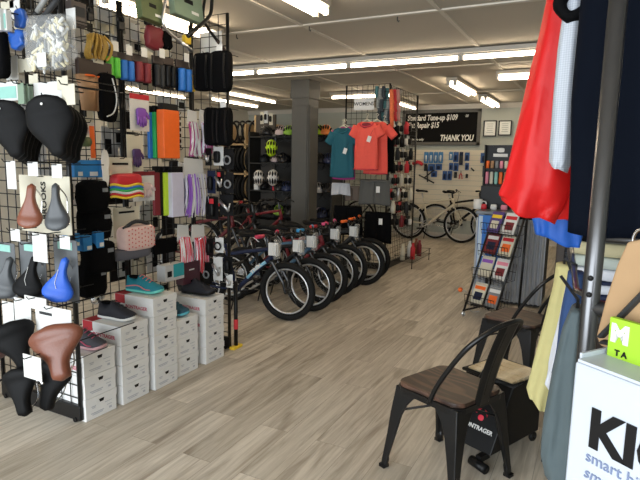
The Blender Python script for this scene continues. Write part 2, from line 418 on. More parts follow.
# ================================================================ saddles on the near panel
def saddle_mesh(L, W, style='comfort', th=.035, nose=.03):
    """nose at -Z, tail at +Z, top surface towards -Y, centre at the origin"""
    b = MB(); R = []; n = 22
    for i in range(19):
        t = i/18
        if style == 'comfort':
            k = max(0, min(1, (t-.06)/.56)); s = k*k*(3-2*k)
        else:
            k = max(0, min(1, (t-.2)/.62)); s = (k*k*(3-2*k))**1.25
        hw = (nose + (W/2-nose)*s)
        tr = .60 if style == 'comfort' else .78
        end = math.sqrt(max(0, 1-((.09-t)/.09)**2)) if t < .09 else (math.sqrt(max(0, 1-((t-tr)/(1-tr))**2)) if t > tr else 1)
        hw *= max(.12, end if t < .5 else .22+.78*end)
        q = th*max(.25, end)
        z = (t-.5)*L
        crown = -.012*math.sin(PI*t)+.03*max(0, t-.72)/.28*-1
        r = []
        for j in range(n):
            a = 2*PI*j/n
            x = hw*math.copysign(abs(math.cos(a))**.75, math.cos(a))
            y = math.sin(a)
            drop = .35*abs(x/hw)**2*hw*.45
            yy = (-q*.62*abs(y)**.7 if y > 0 else q*.55*abs(y)**.6) + drop + crown
            if y > 0 and style != 'plain': yy += .007*math.exp(-(x/.011)**2)*math.sin(PI*t)**.5
            r.append((x, yy, z))
        R.append(r)
    return b.rings(R)
def add_rails(t, L, W, th):
    b = MB()
    for s in (-1, 1):
        b.tube([(s*.012, th*.4, -L*.40), (s*.022, th+.03, -L*.2), (s*.022, th+.035, L*.15), (s*.04, th*.6+.01, L*.38)], .0035, 6, smooth=4)
    b.build('rail', STEEL, t)
def saddle(label, c, L, W, m, style='comfort', th=.035, rot=(0, 0, 0), rails=True, cardm=None, cs=(0, 0), cz=0., group=None, nose=.03, logo=None, tagc=None, name='bicycle_saddle', line=None, hookto=None):
    t = thing(name, label, 'saddle', c, group=group, rot=rot)
    saddle_mesh(L, W, style, th, nose).build('cover', m, t, smooth=True)
    if rails: add_rails(t, L, W, th)
    if cardm: MB().box((0, th+.042, cz), (cs[0], .004, cs[1])).build('backing_card', cardm, t, bevel=.001)
    if line:
        MB().tube([(.0, -th*.62-.014, L*.2), (.014, -th*.6-.012, .02), (.012, -th*.6-.010, -.05)], .0016, 4).build('stripe', line, t)
    if logo:
        MB().sup((0, -th*.62-.022, L*.36), (.012, .004, .012), 1, 10, 6).build('badge', logo, t)
    if hookto is not None:
        MB().tube([(0, hookto, L*.5), (0, -.01, L*.5), (0, -.015, L*.5+.012)], .0028, 5).build('peg_hook', WIRE, t)
    return t
def A(x, y, off): return on_y(x, y, YA-off)
SADB = mat('saddle_black', (.0035, .0035, .004), rough=.6, bump=.08, scale=200, spec=.17)
SADG = mat('saddle_dark_grey', (.055, .06, .066), rough=.42)
SADBL = mat('saddle_blue', (.015, .10, .55), rough=.5, bump=.1, scale=150)
BRN2 = mat('saddle_brown', (.165, .052, .028), rough=.36, bump=.1, scale=160)
# top row: two rows of wide gel covers, one behind the other on each hook
for j in range(5):
    p = A(10+j*4, 130+j*3, .34-j*.055)
    saddle(['front black wide saddle cover at the left edge under a mint card', 'second wide black saddle behind the left front one', 'third wide black saddle behind the left front one', 'fourth wide black saddle, mostly hidden in the left row', 'rearmost wide black saddle of the left row'][j], p, .27, .205, SADB, 'comfort', .03, (0, -.22, .5), rails=False, logo=WHITE if j == 0 else None, group='wide black saddle covers on the near panel', hookto=.34-j*.055 if j == 0 else None, nose=.034)
for j in range(4):
    p = A(52+j*5, 127+j*3, .36-j*.06)
    saddle(['front wide black saddle cover with a small white badge, right row', 'wide black saddle second in the right row', 'wide black saddle third in the right row', 'rearmost wide black saddle of the right row beside the blue boxes'][j], p, .27, .215, SADB, 'comfort', .03, (0, -.22, .5), rails=False, logo=WHITE if j == 0 else None, group='wide black saddle covers on the near panel', hookto=.36-j*.06 if j == 0 else None, nose=.034)
# header cards of that row
for i, (bx, off, m, w) in enumerate((((-4, 82, 18, 101), .27, MINT, 'mint green card at the left edge above the black saddles'), ((18, 83, 24, 104), .33, SAGE, 'first thin sage card in the gap between two saddle cards'), ((23, 84, 28, 104), .30, SAGE, 'second thin sage card left of the big white card'), ((28, 84, 33, 104), .27, SAGE, 'third thin sage card touching the big white card'),
        ((34, 82, 62, 103), .27, WHITE, 'large white header card above the right black saddle'), ((57, 76, 68, 90), .30, CREAM, 'small cream card behind the large white header card'), ((62, 84, 75, 105), .33, CREAM, 'cream card right of the large white header card'), ((29, 74, 38, 84), .25, CREAM, 'cream card tab standing up left of the white card'))):
    t, w_, h_ = hung('header_card', w, 'card', 'A', bx, off, 'saddle header cards')
    card(t, w_, h_, WHITE if m is MINT else m)
    if m is MINT: MB().box((0, -.003, -.005), (w_*.86, .002, h_*.62)).build('printed_label', MINT, t)
# second row: brown and grey slim saddles before a cream card
t, w_, h_ = hung('saddle_card', 'large cream card with vertical dark lettering behind the slim saddles', 'card', 'A', (20, 176, 70, 233), .14)
card(t, w_, h_, CREAM)
text('BROOKS', .05, BLACK, t, TR(.0, -.004, .02, ry=-PI/2), bold=.001)
saddle('slim brown leather saddle hung nose up beside the lettered cream card', A(31, 206, .24), .222, .125, BROWN, 'slim', .03, (math.radians(5), PI+.05, .5), nose=.02, tagc=WHITE)
saddle('slim charcoal saddle hung nose up on the lettered cream card', A(57, 207, .24), .23, .12, SADG, 'slim', .03, (math.radians(5), PI-.05, .5), nose=.017)
# third row
PKG = mat('grey_saddle_pack', (.12, .13, .14), rough=.5)
for (px, py, m, lab, bx, nm) in ((6, 277, SADG, 'charcoal slim saddle cut by the left edge, nose up on grey card', (-4, 243, 16, 298), 'a'), (31, 276, SADB, 'black slim saddle with white side line on grey card', (21, 243, 46, 298), 'b'), (61, 279, SADBL, 'bright blue slim saddle on a grey card', (55, 240, 78, 301), 'c')):
    s = saddle(lab, A(px, py, .22), .225, .155, m, 'slim', .032, (math.radians(4), PI+.24, .5), nose=.018, line=WHITE if m is not SADG else None)
    c, w_, h_ = rect('A', *bx, .15)
    t = thing('saddle_card', {'a': 'grey saddle card behind the charcoal saddle at the left edge', 'b': 'grey saddle card behind the black slim saddle', 'c': 'grey saddle card behind the blue saddle'}[nm], 'card', c, 0, 'grey saddle cards')
    card(t, w_, h_, PKG); MB().box((0, -.003, h_*.4), (w_*.6, .002, h_*.12)).build('printed_label', MINT, t)
    MB().tube([(0, .15, h_*.49), (0, -.06, h_*.49), (0, -.066, h_*.49+.01)], .0028, 5).build('peg_hook', WIRE, t)
# white price cards on hooks
for i, (bx, w) in enumerate((((7, 161, 16, 189), 'tall white price card hung under the left black saddles'), ((28, 162, 38, 176), 'white price card above the brown slim saddle'), ((52, 164, 62, 178), 'white price card above the charcoal slim saddle'), ((11, 229, 20, 241), 'white price card below the brown slim saddle'), ((33, 234, 47, 262), 'tall white price card between the charcoal and blue saddles'), ((60, 236, 70, 249), 'white price card just above the blue saddle'),
        ((3, 302, 14, 326), 'white hang card low at the left edge'), ((15, 299, 31, 326), 'white hang card below the black slim saddle'), ((25, 297, 46, 309), 'pale card half hidden below the black slim saddle'), ((36, 307, 71, 334), 'large white hang card right above the wide brown saddle'), ((24, 356, 41, 379), 'white tag hanging beside the wide brown saddle'))):
    t, w_, h_ = hung('price_card', w, 'card', 'A', bx, .26 if i < 6 else (.33 if i < 10 else .56), 'white price cards')
    card(t, w_, h_, WHITE)
    if i == 9: MB().box((-w_*.2, -.003, h_*.2), (w_*.35, .002, h_*.1)).build('printed_label', DGREY, t)
# bottom: big saddles at an angle
saddle('wide dark brown saddle tilted on its side at the left edge', A(-3, 345, .40), .25, .22, mat('saddle_oxblood', (.05, .015, .014), rough=.4), 'comfort', .045, (math.radians(35), .3, 1.0), nose=.03)
saddle('wide black saddle turned sideways left of the brown one', A(17, 347, .42), .25, .22, SADB, 'slim', .05, (math.radians(-15), -.35, .95), nose=.036)
saddle('wide tan brown saddle with broad tail up, nose pointing down', A(58, 353, .47), .245, .25, BRN2, 'slim', .05, (math.radians(-22), -.30, .5), nose=.04)
saddle('black saddle hanging lowest beneath the white tag, nose down', A(22, 392, .47), .225, .165, SADB, 'slim', .045, (math.radians(-15), -.28, .4), nose=.032)
saddle('black saddle behind the nose of the brown one', A(52, 386, .36), .24, .17, SADB, 'slim', .045, (math.radians(-12), .2, .3), nose=.034)
for (x, y, L_, w) in ((16, 330, .35, 'lower left'), (58, 332, .38, 'below the large white card'), (24, 372, .38, 'lowest')):
    p = A(x, y, .0)
    o = MB().bar((0, 0, 0), (0, -L_, 0), .006, 6).build('peg_hook', WIRE, loc=p)
    tag(o, 'long black peg carrying the bottom saddles, %s' % w, 'hook', 'long saddle pegs')
t = thing('chrome_clamp', 'small chrome seat clamp hanging between the two lowest black saddles', 'clamp', A(39, 380, .42))
MB().torus((0, 0, 0), .018, .006, 'y', 16, 6).build('ring', STEEL, t, smooth=True)
MB().bar((-.03, 0, .02), (.03, 0, -.012), .006, 8).build('bolt', STEEL, t)
MB().tube([(0, 0, .018), (0, .4, .04)], .002, 5).build('peg_hook', WIRE, t)
# upper left of the near panel
sup_thing('glove_pack', 'long black gloves hanging at the left edge above the mint card', 'gloves', 'A', (-6, 32, 12, 80), .12, BLKF, .06, .4, lumps=.004)
box_pack('mint_box', 'teal box with pale border at the top left edge, front one', 'box', 'A', (-3, 10, 6, 32), .18, WHITE, .03, [(MINT, (0, -.05, .8, .7))], group='teal boxes at the top left')
box_pack('mint_box', 'teal box just behind and right of the front teal box', 'box', 'A', (6, 11, 12, 32), .16, WHITE, .03, [(MINT, (0, -.05, .8, .7))], group='teal boxes at the top left')
sup_thing('blue_pack', 'crumpled bright blue pack behind the clear bag', 'pack', 'A', (15, 32, 30, 50), .10, col('blue_film', .02, .1, .42, rough=.3), .05, .6, lumps=.012)
sup_thing('blue_pouch', 'small blue pouch near the top of the near panel', 'pack', 'A', (20, 10, 29, 30), .07, col('blue_film', .02, .1, .42), .04, .5, lumps=.008)
for i, (bx, w) in enumerate((((1, 1, 14, 9), 'grey card at the very top left corner'), ((10, 0, 20, 20), 'pale card with a black hanger near the top left corner'), ((14, 20, 24, 32), 'pale card below the black hanger'), ((6, 56, 18, 80), 'pale card behind the black gloves'), ((18, 58, 33, 72), 'shaded pale card left of the clear bag'))):
    t, w_, h_ = hung('pale_card', w, 'card', 'A', bx, .05, 'pale cards on the near panel')
    card(t, w_, h_, WHITE if i % 2 else CREAM)
# clear bag of pale foam parts
t, w_, h_ = hung('clear_bag', 'clear plastic bag of cream and grey foam bits with a white tag', 'bag', 'A', (40, 18, 80, 72), .22)
b = MB(); r = random.Random(3)
MB().sup((0, -.05, 0), (w_, .10, h_), .5, 20, 14).warp(lambda p: Vector((p.x+.008*math.sin(p.z*60), p.y+.01*math.sin(p.x*80+p.z*50), p.z+.008*math.sin(p.x*70)))).build('bag_film', CLEAR, t, smooth=True)
for nm, m, n in (('foam_bits', mat('foam_cream', (.75, .68, .45), rough=.8), 80), ('grey_bits', GREY, 45), ('white_bits', WHITE, 50)):
    b = MB()
    for _ in range(n):
        x, z = r.uniform(-.4, .4)*w_, r.uniform(-.42, .36)*h_
        b.sup((0, 0, 0), (r.uniform(.008, .016), .012, r.uniform(.03, .075)), .5, 6, 4, TR(x, r.uniform(-.08, -.03), z, 0, 0, r.uniform(-1.2, 1.2)))
    b.build(nm, m, t)['kind'] = 'stuff'
MB().box((.02, -.112, -h_*.36), (.06, .002, .06), TR(0, 0, 0, ry=.0)).build('price_tag', WHITE, t)
MB().box((w_*.3, .0, h_*.45), (.06, .003, .09)).build('header_card', WHITE, t)
# pumps and shock hung at the top, cross both panels
for i, (p, q, m, w) in enumerate(((A(40, 22, .3), A(60, -4, .3), DGREY, 'dark grey frame pump slanting above the clear bag'), (A(36, 14, .26), A(50, -8, .26), mat('pump_grey', (.25, .25, .24), rough=.4), 'light grey frame pump slanting beside the dark one'))):
    t = thing('frame_pump', w, 'pump', p); d = q-p
    MB().bar((0, 0, 0), d, .013, 10).build('barrel', m, t, smooth=True)
    MB().bar(-d*.06, d*.1, .017, 10).build('handle', BLACK, t, smooth=True)
    MB().tube([(0, .3, .02), (0, 0, .02)], .003, 5).build('peg_hook', WIRE, t)

# ================================================================ shoe boxes and shoes
BOXW = mat('shoe_box_card', (.74, .735, .72), rough=.65, var=.03); BOXR = mat('shoe_box_red', (.45, .02, .03), rough=.6)
LAB = mat('box_label_grey', (.45, .46, .5), rough=.6); REDT = mat('box_red_print', (.55, .08, .14), rough=.6)
def make_shoe_box(w=.195, d=.33, h=.122, label='', loc=(0, 0, 0), rz=0., grp='', lid_red=False, red_end=False, print_side=True):
    t = thing('shoe_box', label, 'shoe box', loc, rz, grp)      # short end faces +X, base at z=0
    MB().box((0, 0, (h-.004)/2), (d, w, h-.004)).build('carton', BOXW, t, bevel=.002)
    b = MB().box((0, 0, h-.022), (d+.006, w+.006, .044))
    b.build('lid', BOXW, t, bevel=.002)
    MB().prism([(-.018, 0), (.018, 0), (.012, -.018), (-.012, -.018)], d/2+.003, d/2+.0045, 'x').build('thumb_notch', BLACK, t).location = (0, 0, h-.024)
    e = MB()
    for (y, z, a, c) in ((-.055, .075, .03, .004), (-.055, .066, .022, .003), (.05, .072, .05, .003), (-.03, .035, .09, .005), (-.03, .026, .07, .004), (.055, .05, .035, .003)):
        e.box((d/2+.0006, y, z), (.002, a, c))
    e.box((d/2+.0006, .062, .03), (.002, .018, .012))
    e.build('printed_label', LAB, t)
    if print_side:
        text('BONTRAGER', .032, REDT, t, TR(.02, -w/2-.0005, .045), 'brand_print', bold=.0006)
    if red_end:
        MB().box((-d*.36, -w/2-.0032, h-.03), (d*.26, .002, .058)).build('red_end_band', BOXR, t)
        MB().box((-d*.36, 0, h+.0006), (d*.26, w, .002)).build('red_lid_band', BOXR, t)
    return t
stacks = []
XF0 = -2.48
def yb(x, y): return on_x(x, y, XF0).y
edges = [(86, 122), (122, 151), (151, 178), (178, 200), (200, 228)]
ymid = [415, 398, 383, 365, 355]
names = ['stack nearest the saddles', 'second stack from the saddles', 'tall middle stack', 'low stack behind the tall middle one', 'farthest stack by the black bags']
counts = [3, 4, 5, 3, 4]
tops = {}
for i, ((xa, xb), n, nm) in enumerate(zip(edges, counts, names)):
    y0_, y1_ = yb(xa, ymid[i]), yb(xb, ymid[i]-8)
    w = min(.215, (y1_-y0_)-.012); ym = (y0_+y1_)/2
    hh = [.131, .123, .122, .134, .122][i]
    for j in range(n):
        pos = 'bottom' if j == 0 else ('top' if j == n-1 else ['', 'second', 'third', 'fourth'][j]+' from the floor')
        jit = ((i*7+j*5) % 5-2)*.006
        make_shoe_box(w, .33, hh, 'white shoe box, %s of the %s' % (pos, nm), (XF0-.168+jit+(.0 if j else .0), ym+jit*.4, j*(hh+.001)), jit*1.5, 'white shoe boxes in stacks', red_end=(j == n-1 and i in (1, 2)), print_side=(j == n-1) or (i == 4 and j == n-2))
    tops[i] = (ym, n*(hh+.001)+.003)
def shoe(label, loc, rz, upper, sole, accent=None, L=.27, W=.095, Ht=.10):
    """toe towards +X, sole on z=0"""
    t = thing('cycling_shoe', label, 'shoe', loc, rz)
    def hw(u):
        return W/2*(.72+.28*math.sin(min(1, u/.25)*PI/2) - .12*math.exp(-((u-.42)/.16)**2)) * (math.sqrt(max(.0, 1-((u-.86)/.14)**2)) if u > .86 else 1) * (math.sqrt(max(0, 1-((.06-u)/.06)**2)) if u < .06 else 1)
    R = []; R2 = []
    for i in range(17):
        u = .005+.99*i/16; x = (u-.5)*L; a = max(.004, hw(u)); lift = .018*max(0, (u-.7)/.3)**2
        R.append([(x, a*1.06*math.cos(2*PI*j/16), lift+.012+.012*math.copysign(abs(math.sin(2*PI*j/16))**.4, math.sin(2*PI*j/16))) for j in range(16)])
        top = (Ht if u < .12 else Ht*(.93-.10*math.sin(min(1, (u-.12)/.22)*PI)) if u < .34 else Ht*.93*(1-((u-.34)/.66))**.75+.028)
        top = max(.03, top)
        R2.append([(x, a*math.cos(v)*(1-.35*max(0, math.sin(v))*(1 if u < .5 else .4)), lift+.02+(top-.02)*max(0, math.sin(v))**.7 if math.sin(v) >= 0 else lift+.018) for v in [2*PI*j/16 for j in range(16)]])
    MB().rings(R).build('sole', sole, t, smooth=True)
    MB().rings(R2).build('upper', upper, t, smooth=True)
    MB().sup((-.28*L, 0, Ht-.004), (.085, W*.55, .022), .8, 12, 6).build('ankle_opening', BLKF, t, smooth=True)
    b = MB()
    for i in range(4):
        x = -.02+i*.026; z = Ht*.93*(1-((x/L+.5-.34)/.66))**.75+.034
        b.tube([(x, -W*.26, z-.012), (x+.004, 0, z), (x, W*.26, z-.012)], .003, 5)
    b.build('laces', accent or upper, t)
    if accent:
        MB().tube([(-.43*L, -W*.42, .035), (-.1*L, -W*.43, .05), (.15*L, -W*.49, .03), (.34*L, -W*.42, .03)], .004, 5, smooth=4).build('side_stripe', accent, t)
    return t
def on_top(i, dx, dy=0.): ym, z = tops[i]; return (XF0-.168+dx, ym+dy, z)
shoe('dark grey cycling shoe with pink sole on the nearest box stack', on_top(0, .06, -.01), .1, mat('shoe_grey', (.06, .06, .075), rough=.7), mat('shoe_pink_sole', (.6, .35, .38), rough=.6), mat('shoe_pink', (.55, .08, .16)), .25)
shoe('black cycling shoe with white sole on the second box stack', on_top(1, .02), .05, mat('shoe_black', (.012, .013, .02), rough=.7), WHITE, None, .29)
shoe('teal cycling shoe with mint sole on the tall middle stack', on_top(2, .01), .08, mat('shoe_teal', (.01, .2, .26), rough=.65), mat('shoe_mint_sole', (.15, .6, .52), rough=.5), mat('shoe_coral', (.7, .2, .2)), .29)
shoe('dark teal shoe half hidden behind the tall middle stack', on_top(3, .03), .1, mat('shoe_petrol', (.012, .07, .11), rough=.65), mat('shoe_cyan', (.1, .45, .55)), None, .25)
shoe('all black cycling shoe on the farthest box stack', on_top(4, .02), .05, mat('shoe_black', (.012, .013, .02), rough=.7), BLACK, None, .29)
# ================================================================ long grid wall, top to bottom
# pale cards hung on the far side of the mesh (seen through it)
rr = random.Random(5)
ci = 0
for (bx) in ((67, 2, 82, 24), (84, 20, 95, 37), (98, 8, 112, 24), (99, 32, 112, 45), (114, 14, 125, 33), (113, 37, 126, 50), (131, 24, 140, 40), (131, 42, 143, 54),
             (108, 86, 124, 106), (126, 96, 136, 112), (107, 112, 120, 128), (112, 130, 126, 148), (140, 205, 150, 226), (150, 213, 160, 233), (100, 252, 112, 272), (118, 258, 132, 276), (134, 260, 142, 282), (146, 240, 153, 258), (92, 270, 104, 300), (158, 283, 170, 292), (120, 236, 128, 254), (176, 100, 186, 112), (166, 236, 176, 246)):
    c, w_, h_ = rect('B', *bx, -.04)
    t = thing('backing_card', 'pale product card seen through the grid, %s the %s' % (('above', 'beside', 'below')[ci % 3], ('gold mesh bundle', 'green grips', 'red grips', 'orange tape', 'purple glove', 'knitted pouch', 'pink pouch', 'black wallet')[ci//3]), 'card', c, PI/2, 'pale cards behind the long grid')
    card(t, w_, h_, (WHITE, CREAM, col('grey_card', .5, .5, .5))[ci % 3])
    if ci % 2: MB().box((0, -.004, h_*.05), (w_*.45, .006, h_*.5)).build('black_item', BLACK, t)
    MB().tube([(0, -.04, h_*.47), (0, .03, h_*.47)], .0028, 5).build('peg_hook', WIRE, t)
    ci += 1
for i in range(7):
    for j in range(7):
        if (i*3+j*5) % 7 == 0: continue
        o_ = random.Random(i*31+j); y_ = 2.1+i*.18+o_.uniform(-.03, .03); z_ = .75+j*.27+o_.uniform(-.04, .04)
        m = (WHITE, CREAM, WHITE, col('grey_card', .5, .5, .5), BLACK)[o_.randrange(5)]
        t = thing('hung_card', '%s product card at the rear of the long grid, %s' % ({0: 'white'}.get(0) if m is WHITE else 'cream' if m is CREAM else 'black' if m is BLACK else 'grey', ('lowest row', 'row above the shoes', 'row behind the pouches', 'row behind the tape packs', 'row behind the gloves', 'row behind the grips', 'row above the grips')[j]), 'card', (XB-.10, y_, z_), PI/2, 'cards on the rear of the long grid, %d' % (j*4+(0 if m is WHITE else 1 if m is CREAM else 2 if m is BLACK else 3)))
        card(t, .14, .22, m); MB().tube([(0, -.10, .1), (0, .05, .1)], .003, 4).build('peg_hook', WIRE, t)
        if o_.random() > .4: MB().sup((0, .03, -.02), (.08, .05, .12), .5, 8, 6).build('product', BLACK if m is not BLACK else GREY, t, smooth=True); MB().box((o_.uniform(-.02, .02), -.004, -.02), (.05, .004, .10)).build('black_print', BLACK if m is not BLACK else GREY, t)
# top row
box_pack('dark_box', 'dark carton hung high left of the white cards', 'box', 'B', (66, 3, 81, 27), .05, col('dark_carton', .06, .045, .04), .05, [(DGREY, (0, .1, .7, .4))])
for i, (bx, w) in enumerate((((84, 6, 90, 22), 'black zip lock hanging over the gold bundle'), ((115, 15, 122, 31), 'black keyed lock hanging right of the white cards'), ((142, 8, 149, 26), 'black cable lock hanging under the olive box'))):
    t, w_, h_ = hung('bike_lock', w, 'lock', 'B', bx, .08)
    MB().torus((0, -.02, h_*.2), w_*.4, .006, 'y', 16, 6).build('shackle', BLACK, t); MB().box((0, -.02, -h_*.2), (w_*.8, .025, h_*.5)).build('lock_body', BLACK, t, bevel=.004)
t, w_, h_ = hung('mesh_bundle', 'bundle of gold coloured mesh straps hanging beside the clear bag', 'strap bundle', 'B', (78, 35, 104, 60), .14)
b = MB(); r = random.Random(9)
for i in range(34):
    x = r.uniform(-.42, .42)*w_; y = r.uniform(-.08, 0)
    b.tube([(x*.5, y, h_*.45), (x, y-.03, h_*.1), (x*1.05, y-.01, -h_*.3), (x*.7, y, -h_*.5)], .007, 5, smooth=3)
b.build('straps', GOLD, t); MB().box((.0, -.05, -h_*.48), (.07, .02, .05)).build('pale_tag', CREAM, t)
# tan and brown gloves / overshoes
t, w_, h_ = hung('tan_sleeves', 'pair of tan sleeves with orange trim on a dark brown header', 'sleeves', 'B', (76, 62, 109, 116), .16)
MB().box((0, -.02, h_*.36), (w_, .03, h_*.3)).build('header', col('dark_brown_card', .03, .015, .01), t, bevel=.004)
for s, w in ((-.3, .3), (.05, .3)):
    MB().tube([(s*w_, -.04, h_*.2), (s*w_, -.05, -.0), (s*w_, -.05, -h_*.42)], [.045*w_*7, .04*w_*7, .03*w_*7], 10, sq=.5).build('sleeve', TAN, t, smooth=True)
    MB().torus((s*w_, -.045, h_*.2), .04, .006, 'z', 16, 6, ).build('trim', ORANGE, t)
t, w_, h_ = sup_thing('black_pouch', 'black pouch with a white cord right of the tan sleeves', 'pouch', 'B', (95, 74, 112, 122), .2, BLKF, .06, .4, lumps=.004)
MB().tube([(w_*.1, -.065, h_*.4), (w_*.3, -.068, 0), (w_*.1, -.068, -h_*.3), (-w_*.3, -.066, -h_*.4)], .004, 6, smooth=5).build('white_cord', WHITE, t)
# grips
grips('bright green grips at the left of the coloured grip row', 'B', (103, 49, 117, 78), .13, LGREEN, tagc=WHITE)
grips('blue grips between the green and red grip packs', 'B', (117, 53, 131, 81), .13, BLUE, tagc=WHITE)
grips('dark red grips right of the blue grip pack', 'B', (131, 55, 147, 83), .13, DRED, tagc=WHITE)
grips('black grips right of the dark red pair', 'B', (152, 56, 162, 87), .13, DGREY, tagc=WHITE)
grips('second black grip pack, before the blue and yellow pair', 'B', (162, 57, 173, 88), .13, BLACK)
t = grips('blue grips beside a yellow one, far end of the grip row', 'B', (175, 60, 188, 92), .13, BLUE, tagc=WHITE)
grips('narrow yellow grips at the far end of the grip row', 'B', (188, 68, 193, 92), .12, YELLOW)
# upper things
sup_thing('red_pack', 'dark red soft pack hanging high above the black grips', 'pack', 'B', (143, 27, 158, 50), .08, DRED, .06, .5, lumps=.006)
sup_thing('black_pack', 'black soft pack right of the dark red pack', 'pack', 'B', (158, 32, 168, 50), .07, BLKF, .05, .5, lumps=.005)
box_pack('yellow_pack', 'small yellow carton under the silver handlebar', 'box', 'B', (182, 36, 188, 44), .08, YELLOW, .03)
box_pack('cream_pack', 'small cream card pack left of the silver handlebar', 'card', 'B', (145, 48, 152, 64), .08, CREAM, .01)
box_pack('cream_pack', 'cream card pack hanging above the second black grips', 'card', 'B', (159, 49, 168, 57), .10, CREAM, .01)
def tilt_box(label, x0, y0, x1, y1, off, m):
    c, w_, h_ = rect('B', x0, y0, x1, y1, off)
    t = thing('hanging_box', label, 'box', c, rot=(math.radians(-8), math.radians(2), PI/2), group='green boxes hung near the ceiling')
    MB().box((0, 0, 0), (w_, .05, h_)).build('carton', m, t, bevel=.003)
    MB().box((0, -.026, h_*.08), (w_*.3, .002, h_*.15)).build('hang_slot', BLACK, t); MB().box((w_*.2, -.026, -h_*.25), (w_*.25, .002, h_*.1)).build('printed_label', WHITE, t)
    MB().tube([(0, off, h_*.4), (0, -.03, h_*.4)], .003, 5).build('peg_hook', WIRE, t)
tilt_box('olive green box hung at the very top of the long grid', 139, -4, 161, 22, .2, OLIVE)
tilt_box('pale sage green box hung at the top right of the olive one', 172, -10, 200, 20, .2, SAGE)
def bar_thing(name, label, pts, m, r=.011, gm=None):
    P = [on_x(x, y, XB+o) for x, y, o in pts]; t = thing(name, label, 'handlebar', P[0])
    Q = [p-P[0] for p in P]
    MB().tube(Q, r, 10, smooth=5).build('bar', m, t, smooth=True)
    q = [Q[-1], Q[-1]+(Q[-2]-Q[-1])*.5]
    MB().tube(q, r*1.25, 10).build('grip_end', gm or m, t, smooth=True)
bar_thing('handlebar', 'silver handlebar hanging above the blue grips', [(167, -6, .25), (163, 20, .25), (170, 33, .25), (192, 51, .25)], ALU)
bar_thing('handlebar', 'black handlebar whose end points down left, near the ceiling', [(212, -6, .3), (211, 12, .3), (206, 20, .3), (188, 36, .3)], BLKM, .013)
bar_thing('handlebar', 'black handlebar with its end pointing down right', [(206, -8, .22), (203, 16, .22), (208, 28, .22), (225, 51, .22)], BLKM, .011, mat('grip_dark_brown', (.04, .02, .015)))
# second row: gloves, tape, streamers
def glove_pack(label, pl, bx, off, cm, gm, band=None, **k):
    t, w_, h_ = hung('glove_pack', label, 'gloves', pl, bx, off, 'carded gloves', **k)
    card(t, w_, h_, cm)
    if band: MB().box((0, -.003, h_*.42), (w_, .004, h_*.14)).build('header', band, t)
    g = glove(t, w_*.8, h_*.62, gm, -.016, -h_*.12)
    return t
glove_pack('purple gloves on a white card with red header', 'B', (130, 94, 149, 131), .12, WHITE, PURPLE, RED)
glove_pack('dark purple gloves on a cream card below the red headed pack', 'B', (127, 135, 143, 171), .12, CREAM, col('dark_purple', .07, .03, .12))
glove_pack('white and pink gloves on a white card with dark red header', 'B', (133, 171, 155, 201), .14, WHITE, col('pale_pink', .7, .55, .56), DRED)
tape('blue bar tape left of the green pack', 'B', (147, 110, 153, 159), .10, BLUE)
tape('green bar tape between the blue and orange packs', 'B', (152, 110, 160, 159), .12, GREEN)
tape('large bright orange bar tape pack', 'B', (157, 108, 173, 159), .16, ORANGE)
t, w_, h_ = hung('silver_tape_pack', 'black and white checked bar tape right of the orange pack', 'bar tape', 'B', (172, 114, 181, 148), .10, 'bar tape packs')
card(t, w_, h_, BLACK)
b = MB()
for i in range(12):
    for j in range(4):
        if (i+j) % 2 == 0: b.box((-w_*.36+j*w_*.24, -.006, -h_*.46+i*h_*.084), (w_*.2, .008, h_*.06))
b.build('checked_tape', WHITE, t)
box_pack('cream_pack', 'cream card pack below the checked bar tape', 'card', 'B', (174, 149, 183, 168), .08, CREAM, .01)
streamer('magenta and silver streamers, upper left of two upper packs', 'B', (186, 110, 198, 157), .14, [MAGENTA, SILV, WHITE])
streamer('silver and magenta streamers, right of the two upper packs', 'B', (198, 110, 210, 157), .14, [SILV, MAGENTA, LILAC])
streamer('purple streamers on a torn white card, middle height', 'B', (181, 158, 206, 217), .15, [PURPLE, LILAC, WHITE], 36)
streamer('grey violet streamers half behind the purple ones', 'B', (177, 162, 187, 215), .10, [col('grey_violet', .2, .18, .32), SILV])
streamer('pink and red streamers, left of two lower packs', 'B', (176, 224, 190, 272), .13, [PINK, RED, LILAC, WHITE])
streamer('pink and silver streamers, right of two lower packs', 'B', (190, 224, 206, 273), .13, [PINK, SILV, RED])
tape('dark red bar tape at the left of the lower tape row', 'B', (152, 170, 158, 216), .12, DRED)
tape('black bar tape between the dark red and lime packs', 'B', (158, 170, 163, 216), .12, BLACK)
tape('lime yellow bar tape in the lower tape row', 'B', (162, 170, 168, 216), .13, LIME)
tape('white lilac bar tape at the right of the lower tape row', 'B', (167, 170, 179, 217), .14, LILAC)
# near half, middle height
t, w_, h_ = hung('strap_pack', 'orange reflective strap with a green roll on a pale card', 'strap', 'B', (78, 122, 95, 162), .2)
card(t, w_, h_*.3, WHITE, h_*.35)
MB().tube([(w_*.2, -.02, h_*.4), (w_*.2, -.025, -h_*.4)], .018, 8, sq=.3).build('orange_strap', ORANGE, t)
MB().bar((-w_*.25, -.05, 0), (-w_*.25, 0, 0), .028, 14).build('green_roll', OLIVE, t, smooth=True)
for i, (bx, w) in enumerate((((67, 160, 76, 177), 'blue tube box at the left of three under the black saddles'), ((76, 160, 92, 177), 'large blue tube box with a white label under the black saddles'), ((92, 160, 99, 177), 'narrow blue tube box beside the white insole'), ((62, 233, 73, 246), 'small blue tube box left of three by the cream card'), ((76, 235, 85, 250), 'small blue tube box, middle of three, beside black pads'), ((89, 231, 97, 247), 'small blue tube box nearest the pink polka dot pouch'))):
    box_pack('tube_box', w, 'box', 'B', bx, .22 if i < 3 else .28, col('tube_box_blue', .02, .2, .5), .06, [(WHITE, (.15, -.3, .5, .25))], group='blue inner tube boxes')
